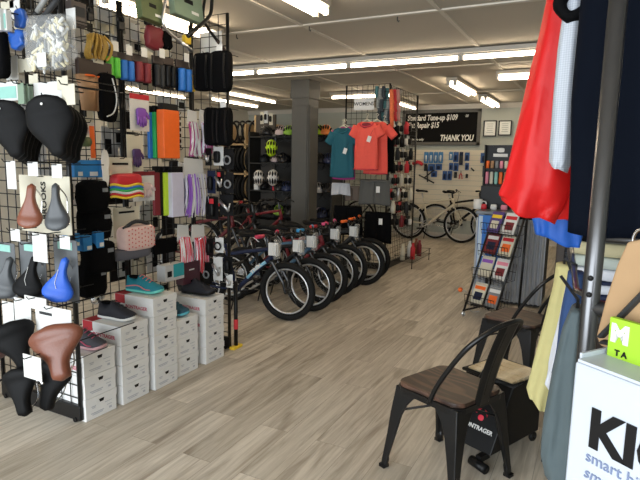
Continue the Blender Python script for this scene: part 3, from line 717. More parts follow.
t, w_, h_ = hung('insole', 'single white insole hanging before the knitted pouches', 'insole', 'B', (99, 149, 110, 189), .3)
MB().prism([(w_*.42*math.cos(a)*(1 if math.sin(a) > 0 else .8)*(1-.25*math.exp(-((math.sin(a))/.35)**2)), h_*.5*math.sin(a)) for a in [2*PI*i/28 for i in range(28)]], -.012, -.004).build('sole_sheet', mat('insole_white', (.75, .72, .66), rough=.8), t, bevel=.003)
t, w_, h_ = hung('knitted_pouch', 'red and multicolour striped knitted pouch on a cream header', 'pouch', 'B', (105, 158, 136, 200), .2)
card(t, w_*.8, h_*.42, CREAM, h_*.3)
MB().box((0, -.004, h_*.36), (w_*.5, .003, h_*.05)).build('hang_slot', BLACK, t)
MB().sup((0, -.05, -h_*.04), (w_*.9, .08, h_*.36), .5, 18, 10).build('red_body', RED, t, smooth=True)
for i, m in enumerate((YELLOW, BLUE, GREEN, WHITE, RED, YELLOW)):
    MB().tube([(w_*.5*math.sin(a), -.05-.052*math.cos(a), -h_*(.13+.055*i)+.006*math.sin(a*4)) for a in [PI*(j/14-.5) for j in range(15)]], h_*.032, 6).build('knit_stripe', m, t, smooth=True)
t, w_, h_ = hung('polka_pouch', 'pale pink polka dot handlebar pouch with grey straps on white card', 'bag', 'B', (108, 207, 146, 257), .2)
card(t, w_*.7, h_*.6, CREAM, h_*.2)
MB().box((0, -.004, h_*.4), (w_*.4, .003, h_*.04)).build('hang_slot', BLACK, t)
PKD = mat('pouch_pink', (.72, .5, .45), rough=.8)
MB().sup((.02, -.06, -h_*.1), (w_*.85, .10, h_*.5), .4, 20, 12).build('pouch', PKD, t, smooth=True)
b = MB()
for i in range(9):
    for j in range(5):
        b.sup((.02-w_*.34+i*w_*.085, -.1105, -h_*.27+j*h_*.085+(i % 2)*.008), (.011, .004, .011), 1, 6, 4)
b.build('dots', mat('pouch_dot', (.6, .12, .12), rough=.8), t)['kind'] = 'stuff'
MB().sup((-.03, -.05, -h_*.4), (w_, .10, h_*.22), .45, 18, 8).build('grey_base', mat('pouch_grey', (.09, .09, .11), rough=.8), t, smooth=True)
MB().tube([(-w_*.3, -.07, h_*.1), (-.02, -.1, h_*.24), (w_*.3, -.09, h_*.16)], .012, 8, smooth=4).build('strap', DGREY, t, smooth=True)
# black pads in a column between the saddles and the pouches
for i, (bx, w) in enumerate((((73, 180, 100, 212), 'black knee pads hanging uppermost below the blue boxes'), ((74, 206, 103, 240), 'black knee pads hanging second below the blue boxes'), ((78, 240, 106, 272), 'black pads hanging left of the grey based pouch'), ((74, 262, 98, 296), 'black elbow pads above the chrome disc'))):
    t, w_, h_ = sup_thing('pad_pack', w, 'pads', 'B', bx, .24-.03*(i % 2), BLKF, .1, .45, 'black protective pads', lumps=.006)
    MB().torus((0, -.05, -h_*.1), w_*.25, .012, 'y', 18, 6).build('pad_ring', BLACK, t, smooth=True)
    MB().box((w_*.25, -.102, h_*.2), (w_*.2, .003, h_*.12)).build('grey_label', GREY, t)
t, w_, h_ = hung('bell', 'round chrome bell hanging above the second shoe stack', 'bell', 'B', (87, 290, 97, 306), .2)
MB().sup((0, -.03, 0), (w_*.9, .05, h_*.75), 1, 16, 10).build('dome', STEEL, t, smooth=True); MB().sup((0, -.055, 0), (.02, .01, .02), 1, 10, 6).build('cap', BLACK, t)
t, w_, h_ = sup_thing('black_wallet', 'flat black wallet pouch under the lower tape row', 'pouch', 'B', (152, 238, 175, 253), .1, BLKF, .03, .25)
box_pack('light_box', 'white and teal light box low on the grid above the teal shoe', 'box', 'B', (157, 263, 176, 279), .14, col('grey_card', .5, .5, .5), .08, [(TEAL, (.2, .1, .55, .8)), (BLACK, (-.28, -.05, .22, .35))])
box_pack('maroon_box', 'dark maroon box right of the white and teal light box', 'box', 'B', (176, 261, 193, 282), .12, col('maroon', .06, .015, .025), .07, [(WHITE, (0, .15, .3, .06))])
sup_thing('black_pack', 'black pack of tools low on the grid beside the maroon box', 'pack', 'B', (193, 270, 206, 292), .08, BLACK, .06, .5, lumps=.005)
sup_thing('dark_pack', 'dark pack between the two upper and middle streamers', 'pack', 'B', (186, 156, 196, 164), .05, DGREY, .04, .5)
sup_thing('black_pack', 'black pack beneath the checked tape', 'pack', 'B', (168, 160, 176, 172), .06, BLACK, .04, .5)
# far end panel
for i, (bx, w, o) in enumerate((((198, 54, 216, 92), 'large black glove pack, left on the far end panel', .14), ((214, 52, 234, 93), 'large black glove pack with a white tag, right on the far end panel', .16), ((209, 108, 222, 146), 'black phone bag with straps, left of two below the gloves', .12), ((221, 108, 234, 146), 'black phone bag with straps, right of two below the gloves', .12))):
    t, w_, h_ = sup_thing('black_bag', w, 'bag', 'D', bx, o, BLKF, .07, .35, 'black bags on the far end panel', lumps=.003, tagc=WHITE if i in (1, 3) else None)
    for s in (-1, 1): MB().tube([(s*w_*.3, -.07, h_*.42), (s*w_*.3, -.08, 0), (s*w_*.32, -.07, -h_*.42)], .008, 6, smooth=3).build('strap', BLACK, t)
for i, (bx, m, w) in enumerate((((213, 146, 224, 166), WHITE, 'white framed black light pack below the black phone bags'), ((205, 148, 212, 166), BLACK, 'dark pack left of the white framed light pack'), ((224, 148, 234, 170), BLACK, 'black pack right of the white framed light pack'), ((207, 170, 216, 194), NAVY, 'navy pack left of the red card on the far end panel'), ((216, 170, 225, 192), BLACK, 'black pack with a red card corner on the far end panel'), ((225, 172, 234, 194), BLACK, 'black pack with a white corner on the far end panel'),
        ((205, 196, 219, 220), BLACK, 'black pedal pack, left at bike frame height'), ((219, 194, 234, 216), BLACK, 'dark pedal pack, right at bike frame height'), ((215, 237, 224, 253), WHITE, 'white carded pack low on the far end panel'), ((206, 238, 214, 256), BLACK, 'black carded pack left of the low white pack'), ((213, 256, 223, 281), WHITE, 'white carded pack, lowest but one on the far end panel'), ((204, 262, 212, 284), BLACK, 'black tool pack lowest on the far end panel'), ((224, 256, 233, 274), BLACK, 'black carded pack right of the lowest white pack'), ((226, 274, 233, 288), WHITE, 'small white carded pack near the post foot'))):
    t, w_, h_ = hung('carded_pack', w, 'pack', 'D', bx, .07+.02*(i % 2), 'carded packs on the far end panel')
    card(t, w_*.9, h_*.95, m)
    if i % 3 == 1: MB().bar((-w_*.3, -.03, h_*.2), (w_*.3, -.03, -h_*.25), .012, 8).bar((w_*.3, -.03, -h_*.25), (w_*.38, -.03, h_*.1), .006, 6).build('metal_part', ALU, t, smooth=True)
    elif i % 3 == 2: MB().torus((0, -.025, -h_*.05), min(w_, h_)*.32, .007, 'y', 18, 6).build('coil', BLACK if m is not BLACK else GREY, t, smooth=True)
    else: MB().sup((0, -.02, -h_*.05), (w_*.5, .035, h_*.6), .5, 10, 8).build('blister', BLACK, t, smooth=True)
    if i in (4, 6): MB().box((w_*.2, -.04, h_*.3), (w_*.3, .003, h_*.2)).build('red_label', RED, t)
box_pack('white_poster', 'white printed card hanging high behind the black bags', 'card', 'D', (200, 32, 222, 54), -.05, WHITE, .004)
t = thing('floor_pump', 'black floor pump with yellow foot leaning by the far end post', 'pump', on_z(236, 348, 0))
MB().bar((0, 0, .02), (0, 0, .55), .016, 10).build('barrel', BLACK, t, smooth=True)
MB().bar((0, 0, .55), (0, 0, .68), .006, 8).build('rod', STEEL, t); MB().bar((0, -.1, .69), (0, .1, .69), .013, 8).build('handle', BLACK, t)
MB().bar((0, 0, .16), (0, 0, .24), .0175, 10).build('red_band', RED, t)
MB().box((.0, 0, .012), (.05, .12, .024)).build('foot', YELLOW, t, bevel=.006)
# ================================================================ bicycles (front wheel towards +X, wheels on z=0)
RIM = mat('rim_alloy', (.6, .6, .6), rough=.3, metal=.9)
def add_wheel(t, x, r, name, tw=.024, rimm=RIM, n=20):
    w = MB().torus((x, 0, r), r-tw, tw, 'y', 40, 10).build(name, RUBBER, t, smooth=True)
    MB().torus((x, 0, r), r-tw*2.15, .012, 'y', 40, 6, 1.2).build('rim', rimm, w, smooth=True)
    b = MB()
    for i in range(n):
        a = 2*PI*i/n; s = .03 if i % 2 else -.03
        b.bar((x+.016*math.cos(a+.7), s, r+.016*math.sin(a+.7)), (x+(r-tw*2.3)*math.cos(a), 0, r+(r-tw*2.3)*math.sin(a)), .0009, 4)
    b.build('spokes', mat('spoke_grey', (.3, .3, .3), rough=.3, metal=.9), w)
    MB().bar((x, -.045, r), (x, .045, r), .02, 12).build('hub', BLKM, w, smooth=True)
    return w
def bike(label, loc, rz, r=.305, fm=NAVY, gripm=BLACK, wb=.95, tw=.024, susp=True, dec=None, tagm=None, flat=True, group=None, seat=.74, word=None, bottle=False, lean=0.):
    t = thing('bicycle', label, 'bicycle', loc, group=group, rot=(lean, 0, rz))
    fx, rx = 0., -wb; k = r/.305
    bb = (rx+.40, 0, r-.03); ht0 = (fx-.155, 0, r+.28*k+.04); ht1 = (fx-.19, 0, r+.40*k+.04); st = (rx+.30, 0, r+.30*k+.03)
    add_wheel(t, fx, r, 'front_wheel', tw); add_wheel(t, rx, r, 'rear_wheel', tw)
    b = MB(); R_ = .019
    b.bar(ht0, ht1, .023, 10); b.tube([(ht0[0]-.005, 0, ht0[2]+.02), ((ht0[0]+bb[0])/2, 0, (ht0[2]+bb[2])/2+.02), bb], .024, 10, smooth=3)
    b.tube([(ht1[0], 0, ht1[2]-.02), ((ht1[0]+st[0])/2, 0, (ht1[2]+st[2])/2-.005), st], R_, 10, smooth=3); b.bar(bb, (st[0]-.03, 0, st[2]+.1), .018, 10)
    for s in (-1, 1):
        b.tube([(bb[0], s*.035, bb[2]), (rx, s*.06, r)], .010, 8); b.tube([(st[0], s*.012, st[2]-.01), (rx+.06, s*.05, r+.08), (rx, s*.06, r)], .009, 8)
    b.bar((bb[0], -.05, bb[2]), (bb[0], .05, bb[2]), .024, 12)
    f = b.build('frame', fm, t, smooth=True)
    if dec:
        d = Vector(ht0)-Vector(bb)
        p0, p1 = Vector(bb)+d*.32, Vector(bb)+d*.84
        up = Vector((0, 0, .022))
        for s in (-1, 1):
            MB().tube([p0+Vector((0, s*.014, 0))+up, (p0+p1)/2+Vector((0, s*.014, .022))+up*.6, p1+Vector((0, s*.014, 0))+up], .0165, 8).build('decal', dec, f, smooth=True)
        if word:
            a = math.atan2(d.z, d.x)
            text(word, .045, WHITE, f, Matrix.Translation((p0+p1)/2+Vector((0, -.0325, .036))) @ Matrix.Rotation(-a, 4, 'Y'), bold=.002, sx=1.3)
    c = MB()
    for s in (-1, 1):
        c.tube([(ht0[0]+.02, s*.055, ht0[2]-.02), (fx-.02, s*.055, r+.09), (fx, s*.055, r)], [.016, .016, .011] if susp else .010, 8)
    c.box((ht0[0]+.012, 0, ht0[2]-.02), (.04, .13, .03)); c.build('fork', BLKM if susp else fm, t, smooth=False)
    bz = ht1[2]+.10*k; bx = ht1[0]+.03
    MB().bar((ht1[0], 0, ht1[2]), (ht1[0]-.02, 0, bz-.01), .017, 8).bar((ht1[0]-.02, 0, bz-.01), (bx, 0, bz), .016, 8).build('stem', BLKM, t)
    W_ = .235*min(1.1, k)
    hb = MB().tube([(bx-.05, -W_, bz+.03), (bx, -W_*.45, bz+.03), (bx+.01, -.06, bz), (bx+.01, .06, bz), (bx, W_*.45, bz+.03), (bx-.05, W_, bz+.03)], .011, 8, smooth=4).build('handlebar', BLKM, t, smooth=True)
    for s in (-1, 1):
        MB().tube([(bx-.018, s*W_*.68, bz+.031), (bx-.052, s*(W_+.02), bz+.03)], .018, 10).build('grip', gripm, hb, smooth=True)
        MB().tube([(bx+.0, s*W_*.6, bz+.02), (bx+.05, s*W_*.68, bz-.0), (bx+.05, s*W_*.9, bz-.02)], .006, 6).build('brake_lever', BLKM, hb)
    MB().tube([(bx+.01, -.05, bz), (bx+.09, -.02, bz-.02), (ht0[0]+.05, .02, ht0[2]+.02), (fx-.03, .05, r+.14)], .0035, 6, smooth=5).build('cable', BLACK, t)
    MB().bar((st[0]-.01, 0, st[2]), (st[0]-.055, 0, seat-.03), .014, 10).build('seat_post', ALU, t, smooth=True)
    sd = saddle_mesh(.25, .15, 'slim', .035, .022); sd.tf(Matrix.Translation((st[0]-.06, 0, seat)) @ Matrix.Rotation(PI/2, 4, 'Z') @ Matrix.Rotation(-PI/2, 4, 'X') @ Matrix.Rotation(0, 4, 'Z'))
    # nose forward: local -Z -> +X
    xs = [p.x for p in sd.v]; mid = (min(xs)+max(xs))/2
    wid = lambda xx: max([abs(p.y) for p in sd.v if abs(p.x-xx) < .02] or [0])
    if wid(max(xs)-.05) > wid(min(xs)+.05): sd.warp(lambda p: Vector((2*mid-p.x, p.y, p.z)))
    sd.build('saddle', SADB, t, smooth=True)
    cr = MB().torus((bb[0], -.06, bb[2]), .075*min(1.15, k), .006, 'y', 24, 6).bar((bb[0], -.07, bb[2]), (bb[0], .07, bb[2]), .012, 8)
    for i in range(5):
        a = 2*PI*i/5; cr.bar((bb[0], -.06, bb[2]), (bb[0]+.07*math.cos(a), -.06, bb[2]+.07*math.sin(a)), .006, 5)
    cr.build('chainring', ALU if not susp else BLKM, t)
    MB().bar((bb[0], -.08, bb[2]), (bb[0]-.13, -.085, bb[2]-.08), .011, 8).build('crank_arm', ALU, t); MB().bar((bb[0], .08, bb[2]), (bb[0]+.13, .085, bb[2]+.08), .011, 8).build('crank_arm', ALU, t)
    for s, (dx, dz) in ((-1, (-.13, -.08)), (1, (.13, .08))):
        MB().box((bb[0]+dx, s*.135, bb[2]+dz), (.09, .09, .022)).build('pedal', BLACK, t, bevel=.004)
    MB().tube([(bb[0], -.06, bb[2]+.07), (rx, -.06, r+.035)], .003, 4).tube([(bb[0], -.06, bb[2]-.07), (rx+.02, -.06, r-.08), (rx, -.06, r-.03)], .003, 4).build('chain', STEEL, t)
    MB().bar((rx, -.07, r), (rx, -.05, r), .045, 14).build('sprockets', STEEL, t)
    MB().bar((bb[0]-.03, .02, bb[2]-.02), (bb[0]-.12, .10, .012), .008, 6).build('kickstand', BLKM, t)
    if bottle: MB().sup((st[0]+.16, 0, r+.14), (.07, .07, .16), .5, 12, 8).build('water_bottle', WHITE, t, smooth=True)
    if tagm:
        tb = MB().sup((bx+.075, -.04, bz-.10), (.03, .13, .19), .3, 14, 10).warp(lambda p: Vector((p.x+.006*math.sin(p.z*70), p.y, p.z))).build('manual_bag', CLEAR, t, smooth=True)
        MB().box((bx+.08, -.045, bz-.11), (.004, .085, .11)).build('paper', WHITE, tb)
        MB().box((bx+.04, -.06, bz-.10), (.10, .003, .12)).build('hang_tag', WHITE, t)
    return t
rowx = lambda y: -2.56-.305*.0
ys = [4.27, 4.66, 5.0, 5.36, 5.68, 6.02, 6.33]
lab = ['navy bicycle nearest the camera in the front row, light blue decal', 'black bicycle second in the front row, tucked behind the navy one', 'dark bicycle third in the front row with blue grips', 'dark red bicycle fourth in the front row', 'black bicycle fifth in the front row with pink grips', 'dark bicycle sixth in the front row with orange grips', 'black bicycle last in the front row, under the hanging black trousers']
fms = [NAVY, BLACK, mat('frame_steel_blue', (.05, .12, .2)), DRED, BLACK, DGREY, BLACK]
gms = [col('grip_red', .6, .04, .1), BLACK, col('grip_blue', .05, .35, .7), RED, col('grip_pink', .8, .1, .25), ORANGE, ORANGE]
for i, y in enumerate(ys):
    bike(lab[i], (-2.55+.03*((i*3) % 4-1.5)+(.055 if i == 0 else -.02 if i == 6 else 0), y, 0), math.radians((8, 5, 9, 6, 9, 5, 8)[i]), .275 if i else .282, fms[i], gms[i], wb=.93, tw=.032, dec=(col('decal_light_blue', .25, .55, .75) if i == 0 else None), tagm=True if i in (0, 2, 4, 5, 1) else None, group='kids bicycles in the front row', word='TREK' if i == 0 else None, seat=.72)
for i, (x, y, m, l) in enumerate(((-3.72, 5.25, mat('frame_maroon', (.1, .01, .015)), 'red framed bicycle nearest the camera in the rear row'), (-3.75, 5.75, BLACK, 'black bicycle in the middle of the rear row'), (-3.7, 6.3, DRED, 'red bicycle farthest in the rear row'))):
    bike(l, (x, y, 0), math.radians(4-4*i), .345, m, BLACK if i else RED, wb=1.02, tw=.03, group='bicycles in the rear row', seat=.85)
# back of the shop
bike('champagne coloured bicycle parked before the slat board at the back', (-2.30, 10.30, 0), math.radians(-3), .35, mat('frame_champagne', (.55, .5, .38), rough=.4), BLACK, wb=1.05, tw=.026, susp=False, group=None, seat=.95)
bike('black bicycle close behind the champagne coloured one', (-1.85, 10.62, 0), math.radians(-2), .35, BLACK, BLACK, wb=1.05, tw=.022, seat=.93)
bike('dark bicycle left of the champagne coloured one, behind the grid tower', (-3.45, 10.58, 0), math.radians(3), .35, DGREY, BLACK, wb=1.05, tw=.022, seat=.9)

# ================================================================ helmets
def helmet(label, loc, rz, m, tilt=0., k=1., ventm=BLACK, group='helmets on the helmet unit', roll=0.):
    """front towards -Y"""
    t = thing('bicycle_helmet', label, 'helmet', loc, group=group, rot=(tilt, roll, rz))
    b = MB(); R = []
    for i in range(10):
        ph = PI/2*i/9
        R.append([(.10*k*math.cos(ph)*math.cos(a), .135*k*math.cos(ph)*math.sin(a)*(1.08 if math.sin(a) > 0 else 1), .15*k*math.sin(ph)**.9+.012*k*math.cos(2*a)) for a in [2*PI*j/24 for j in range(24)]])
    R[-1] = [tuple(x*.02 if q < 2 else x for q, x in enumerate(p)) for p in R[-2]]; R[-1] = [(p[0], p[1], .151*k) for p in R[-1]]
    b.rings(R).build('shell', m, t, smooth=True)
    v = MB()
    for s in (-2, -1, 0, 1, 2):
        for (u0, u1) in ((.18, .42), (.50, .72)):
            pts = []
            for q in range(5):
                u = u0+(u1-u0)*q/4; an = PI*u
                y = -math.cos(an)*.137*k*math.cos(s*.3); z = .152*k*math.sin(an)*math.cos(s*.42); x = s*.036*k*(1+.15*math.sin(an))
                pts.append((x, y, z))
            v.tube(pts, [.006*k, .014*k, .016*k, .014*k, .006*k], 6)
    v.build('vents', ventm, t, smooth=True)
    MB().sup((0, 0, .01), (.185*k, .25*k, .05*k), .8, 16, 6).build('liner', BLACK, t, smooth=True)
    MB().tube([(.085*k, -.03, 0), (.05*k, -.04, -.09*k), (0, -.05, -.12*k), (-.05*k, -.04, -.09*k), (-.085*k, -.03, 0)], .005, 5, smooth=3).build('strap', BLACK, t)
    return t
def H_(x, y, off=.2): return on_y(x, y, 7.9-off)
xa, xb = H_(254, 150, 0).x, H_(338, 150, 0).x
hu = thing('helmet_unit', 'dark shelving unit with helmets on both sides of the column', 'shelf unit', ((xa+xb)/2, 8.1, 0))
wu = xb-xa; DKW = mat('dark_shelf', (.018, .017, .015), rough=.6); LTW = mat('light_pine', (.5, .34, .17), rough=.6, var=.15, scale=12)
MB().box((0, .0, 1.0), (wu, .03, 2.0)).build('back_panel', DKW, hu)
MB().box((-wu/2+.13, -.02, 1.14), (.4, .04, 2.28)).build('end_panel', mat('dark_panel', (.06, .05, .04), rough=.6), hu)
MB().box((-wu/2-.08, -.02, 1.14), (.03, .06, 2.28)).build('pine_edge', LTW, hu)
zs = [H_(280, y, .2).z for y in (136, 163, 191, 215)]
for z in zs: MB().box((0, -.2, z-.012), (wu-.04, .36, .02)).build('shelf', DKW, hu)
MB().box((0, -.2, .25), (wu-.04, .36, .5)).build('base_cabinet', DKW, hu)
for s in (-1, 1): MB().box((s*(wu/2-.02), -.2, 1.0), (.03, .36, 1.95)).build('side_frame', DKW, hu)
WHT = mat('helmet_white', (.75, .72, .68), rough=.35); NEON = mat('helmet_neon', (.55, .8, .02), rough=.4); HBK = mat('helmet_black', (.012, .012, .014), rough=.3)
HPK = mat('helmet_blush', (.65, .5, .48), rough=.4); HOR = mat('helmet_orange', (.85, .25, .05), rough=.4); HGR = mat('helmet_green', (.25, .45, .05), rough=.4); HNV = mat('helmet_navy', (.02, .03, .08), rough=.35)
hl = [(266, 127, HBK, 'black helmet at the left of the top shelf', .0), (281, 125, HPK, 'blush white helmet on the top shelf left of the column', 0), (289, 126, HGR, 'green helmet on the top shelf touching the column', 0), (319, 130, NEON, 'neon yellow helmet on the top shelf right of the column', 0), (326, 131, HOR, 'neon orange helmet on the top shelf beside the yellow one', 0),
      (283, 148, HBK, 'black helmet right of the hanging neon yellow one', 0), (280, 165, HBK, 'black helmet above the right white helmet', 0), (287, 175, HNV, 'navy helmet left of the column beside the white helmets', 0), (320, 150, HBK, 'black helmet second shelf right of the column', 0), (329, 152, HNV, 'navy helmet second shelf beside the teal shirt', 0), (318, 172, WHT, 'grey white helmet third shelf right of the column', 0), (328, 178, HBK, 'black helmet third shelf beside the teal shirt', 0),
      (257, 203, HBK, 'black helmet left on the lowest helmet shelf', 0), (267, 204, HBK, 'black helmet second on the lowest helmet shelf', 0), (279, 202, HGR, 'dark green helmet third on the lowest helmet shelf', 0), (289, 203, HBK, 'black helmet on the lowest shelf against the column', 0), (322, 196, HNV, 'navy helmet on the lowest shelf right of the column', 0)]
shz = zs
for i, (x, y, m, l, _) in enumerate(hl):
    p = H_(x, y, .22); z = max([q for q in shz if q <= p.z+.03] or [p.z])
    helmet(l, (p.x, p.y, z+.02), (.7, .2, .5, .9, .4)[i % 5] if i not in (0,) else 1.3, m, k=.95)
cnt = 0
for zi, z in enumerate(zs):
    for i in range(7):
        x = xa+.16+i*(wu-.3)/6
        if zi == 0 and i not in (1, 5): continue
        m = (HBK, HNV, HBK, DGREY, HBK, HPK, HBK)[(i*2+zi*3) % 7]
        nm = {id(HBK): 'black', id(HNV): 'navy', id(DGREY): 'dark grey', id(HPK): 'blush white'}[id(m)]
        if zi == 0: l = 'dark helmet at the rear of the top helmet shelf'; m = HBK; nm = 'rear'
        else: l = '%s helmet in the rear rank of the %s helmet shelf' % (nm, ('top', 'second', 'third', 'lowest')[zi])
        helmet(l, (x, 7.985, z+.02), .2+.3*(i % 3), m, k=.78, group='%s helmets in the rear rank, shelf %d' % (nm, zi+1))
for i in range(8):
    x = xa+.15+i*(wu-.3)/7; z = zs[1+i % 2]+(.0 if i % 2 else 0); m = (WHITE, KRAFT, RED, DGREY)[i % 4]
    zz = (zs[2], zs[3])[i % 2]
    o = MB().box((0, 0, .05), (.09, .06, .10)).build('helmet_box', m, loc=(x, 7.77, zz), bevel=.003)
    tag(o, '%s small carton on the %s helmet shelf, front edge' % (('white', 'kraft', 'red', 'dark grey')[i % 4], ('third', 'lowest')[i % 2]), 'carton', 'small cartons %d on the helmet shelves' % (i % 4))
for (x, y, m, l, ti, kk) in ((271.5, 146.5, NEON, 'neon yellow helmet hanging alone, crown to the front', 1.3, 1.0), (259, 176, WHT, 'white vented helmet hanging left of its twin', 1.35, .93), (273, 176, WHT, 'white vented helmet hanging right of its twin', 1.35, .97)):
    p = H_(x, y+2, .4); h = helmet(l, p, .5, m, ti, kk)
    MB().tube([(0, .1, -.02), (0, .04, -.25), (0, .06, -.28)], .004, 5).build('hang_strap', BLACK, h)
for i, (x, y, m, w) in enumerate(((262, 118, CREAM, 'cream light pack left above the black helmet'), (266, 117, WHITE, 'white light pack above the black helmet'), (271, 119, CREAM, 'second cream light pack above the black helmet'), (274, 140, GREY, 'grey pack behind the neon helmet'))):
    p = H_(x, y, .06); t = thing('carded_pack', w, 'pack', p, 0, 'packs on the dark end panel'); card(t, .07, .2, m); MB().sup((0, -.02, 0), (.04, .03, .1), .5, 8, 6).build('blister', BLACK, t)
# ================================================================ tyre storage at the left
ts = thing('tyre_shelf', 'pine framed tyre storage shelf at the left rear', 'shelf unit', (-6.3, 9.15, 0))
for x in (-.55, 0, .55): MB().box((x, 0, 1.1), (.04, .5, 2.2)).build('upright', LTW, ts)
for z in (.1, .66, 1.22, 1.80): MB().box((0, 0, z), (1.14, .5, .03)).build('shelf', LTW, ts)
MB().box((0, .24, 1.0), (1.14, .02, 2.0)).build('back_panel', mat('dark_panel', (.06, .05, .04)), ts)
k = 0
for (z0, r) in ((1.235, .27), (.675, .27), (.115, .27)):
    for i in range(13):
        x = -6.82+i*.083+(.03 if i > 5 else 0)
        m = mat('tyre_teal', (.02, .12, .16), rough=.6) if (i == 9 and z0 > .6 and z0 < 1) else RUBBER
        o = MB().torus((0, 0, 0), r-.03, .03, 'x', 28, 8).build('spare_tyre', m, loc=(x, 9.05, z0+r+.003), rot=(0, 0, random.uniform(-.12, .12)), smooth=True)
        tag(o, 'teal walled bicycle tyre among the black ones in the pine shelf' if m is not RUBBER else 'black bicycle tyre stored upright on the %s of the pine shelf' % {1.235: 'upper tier', .675: 'middle tier', .115: 'lowest tier'}[z0], 'tyre', 'tyres on the pine shelf, %s tier' % {1.235: 'upper', .675: 'middle', .115: 'lowest'}[z0] if m is RUBBER else None)
for i in range(7):
    o = MB().torus((0, 0, 0), .21, .02, 'x', 28, 8, ).build('spare_tyre', RUBBER, loc=(-6.75+i*.15, 9.05, 1.815+.233), rot=(0, 0, .1*(i % 3-1)), smooth=True)
    tag(o, 'small black tyre standing on top of the pine shelf', 'tyre', 'tyres on top of the pine shelf')
# ================================================================ shirts on the tower
def garment(name, label, cat, loc, rz, W, L, m, sleeve=.18, d=.07, neck=.16, flare=1.06, fold=.006, rot=None, sl_ang=.55, collar=None, hem=None, group=None, long_=False, hanger=False, seed=1, sl_w=.085):
    t = thing(name, label, cat, loc, group=group, rot=rot or (0, 0, rz)); r = random.Random(seed); ph = [r.uniform(0, 6) for _ in range(6)]
    R = []; n = 36; m_ = 22
    for i in range(m_):
        u = i/(m_-1); z = -L*u
        hw = neck*.5+(W/2-neck*.5)*min(1, (u/.12))**.55 if u < .12 else W/2*(1-.05*math.sin(PI*min(1, (u-.12)/.5))+(flare-1)*max(0, u-.5)*2)
        dd = d/2*(.55+.45*min(1, u*5))
        if u < .12: z = -L*.12*(u/.12)**1.3
        A_ = fold*min(1, u*3)
        R.append([(hw*math.cos(a)+A_*.6*math.sin(5*a+ph[0]+u*3), dd*math.sin(a)+A_*math.sin(7*a+ph[1]+2*u)+A_*.8*math.sin(11*a+ph[2]-u*4), z+.006*math.cos(2*a)) for a in [2*PI*j/n for j in range(n)]])
    MB().rings(R).build('torso', m, t, smooth=True)
    for s in (-1, 1):
        a0 = Vector((s*W*.40, 0, -L*.10)); dr = Vector((s*math.sin(sl_ang), 0, -math.cos(sl_ang)))
        if long_:
            R = []
            for i in range(26):
                u = i/25; c = a0+Vector((s*(.10*math.sin(min(1, u*1.6)*PI/2)+sl_ang*.25*u), -.012*math.sin(u*5+ph[3]), -sleeve*u))
                w_ = sl_w*(1.15-.15*u) if u < .93 else sl_w*(1.0-.35*(u-.93)/.07)
                A_ = fold*1.2
                R.append([c+Vector((w_*math.cos(q)+A_*math.sin(3*q+ph[4]+u*9), w_*.5*math.sin(q)+A_*math.sin(5*q+ph[5]-u*14), A_*math.sin(2*q+u*20))) for q in [2*PI*j/24 for j in range(24)]])
            MB().rings(R).build('sleeve', m, t, smooth=True)
        else:
            R = []
            for i in range(8):
                u = i/7; c = a0+dr*(sleeve*u); w_ = W*.20*(1-.12*u); nx = Vector((math.cos(sl_ang), 0, s*math.sin(sl_ang)))
                R.append([c+nx*(w_*math.cos(q))+Vector((0, d*.42*math.sin(q)+fold*.6*math.sin(3*q+u*6), 0)) for q in [2*PI*j/18 for j in range(18)]])
            MB().rings(R).build('sleeve', m, t, smooth=True)
    if collar:
        MB().tube([(neck*.6*math.cos(a), d*.34*math.sin(a)-.01, -.012-(.05 if math.sin(a) < 0 else .0)*abs(math.sin(a))) for a in [2*PI*j/18 for j in range(18)]], .010, 6, close=True).build('collar', collar, t, smooth=True)
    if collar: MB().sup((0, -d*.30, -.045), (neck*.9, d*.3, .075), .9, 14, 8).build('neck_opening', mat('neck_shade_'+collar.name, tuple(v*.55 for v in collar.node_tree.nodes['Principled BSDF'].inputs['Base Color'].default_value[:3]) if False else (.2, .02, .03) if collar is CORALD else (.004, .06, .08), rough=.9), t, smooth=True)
    if hem:
        MB().tube([(W/2*flare*1.01*math.cos(a), d/2*1.04*math.sin(a), -L+.008) for a in [2*PI*j/24 for j in range(24)]], .007, 6, close=True).build('hem', hem, t, smooth=True)
    if hanger:
        MB().tube([(-W*.34, 0, -.03), (0, 0, .035), (W*.34, 0, -.03)], .008, 6).tube([(0, 0, .035), (0, 0, .07), (.02, .0, .09), (0, .0, .105), (-.015, 0, .095)], .004, 6, smooth=3).build('hanger', CREAM, t)
    return t
def E_(x, y, off): return on_y(x, y, YE-off)
TEALS = mat('teal_jersey', (.004, .085, .12), rough=.8); CORAL = mat('coral_jersey', (.72, .085, .06), rough=.8); CORALD = mat('coral_binding', (.5, .03, .05), rough=.8)
garment('shirt', 'dark teal short sleeved shirt hanging left on the grid tower', 'shirt', E_(343, 128, .42), .12, .31, .65, TEALS, .16, .08, .13, 1.08, collar=TEALS, hanger=True, seed=2)
garment('shirt', 'magenta shirt mostly hidden behind the teal shirt', 'shirt', E_(345, 127, .28), .12, .31, .70, MAGENTA, .15, .06, .13, 1.08, seed=3, hanger=True)
garment('shirt', 'coral short sleeved shirt hung in front, right of the teal one', 'shirt', E_(367, 122, .55), .05, .31, .60, CORAL, .14, .08, .15, 1.04, collar=CORALD, hem=CORALD, hanger=True, seed=4)
garment('shirt', 'second coral shirt half behind the front coral one', 'shirt', E_(377, 122, .42), .05, .31, .66, CORAL, .17, .07, .15, 1.04, hem=CORALD, hanger=True, seed=5, sl_ang=.75)
garment('shirt', 'black shirt hanging behind the right sleeve of the coral shirts', 'shirt', E_(384, 124, .2), .05, .30, .62, BLKF, .14, .06, .15, 1.0, hanger=True, seed=6)
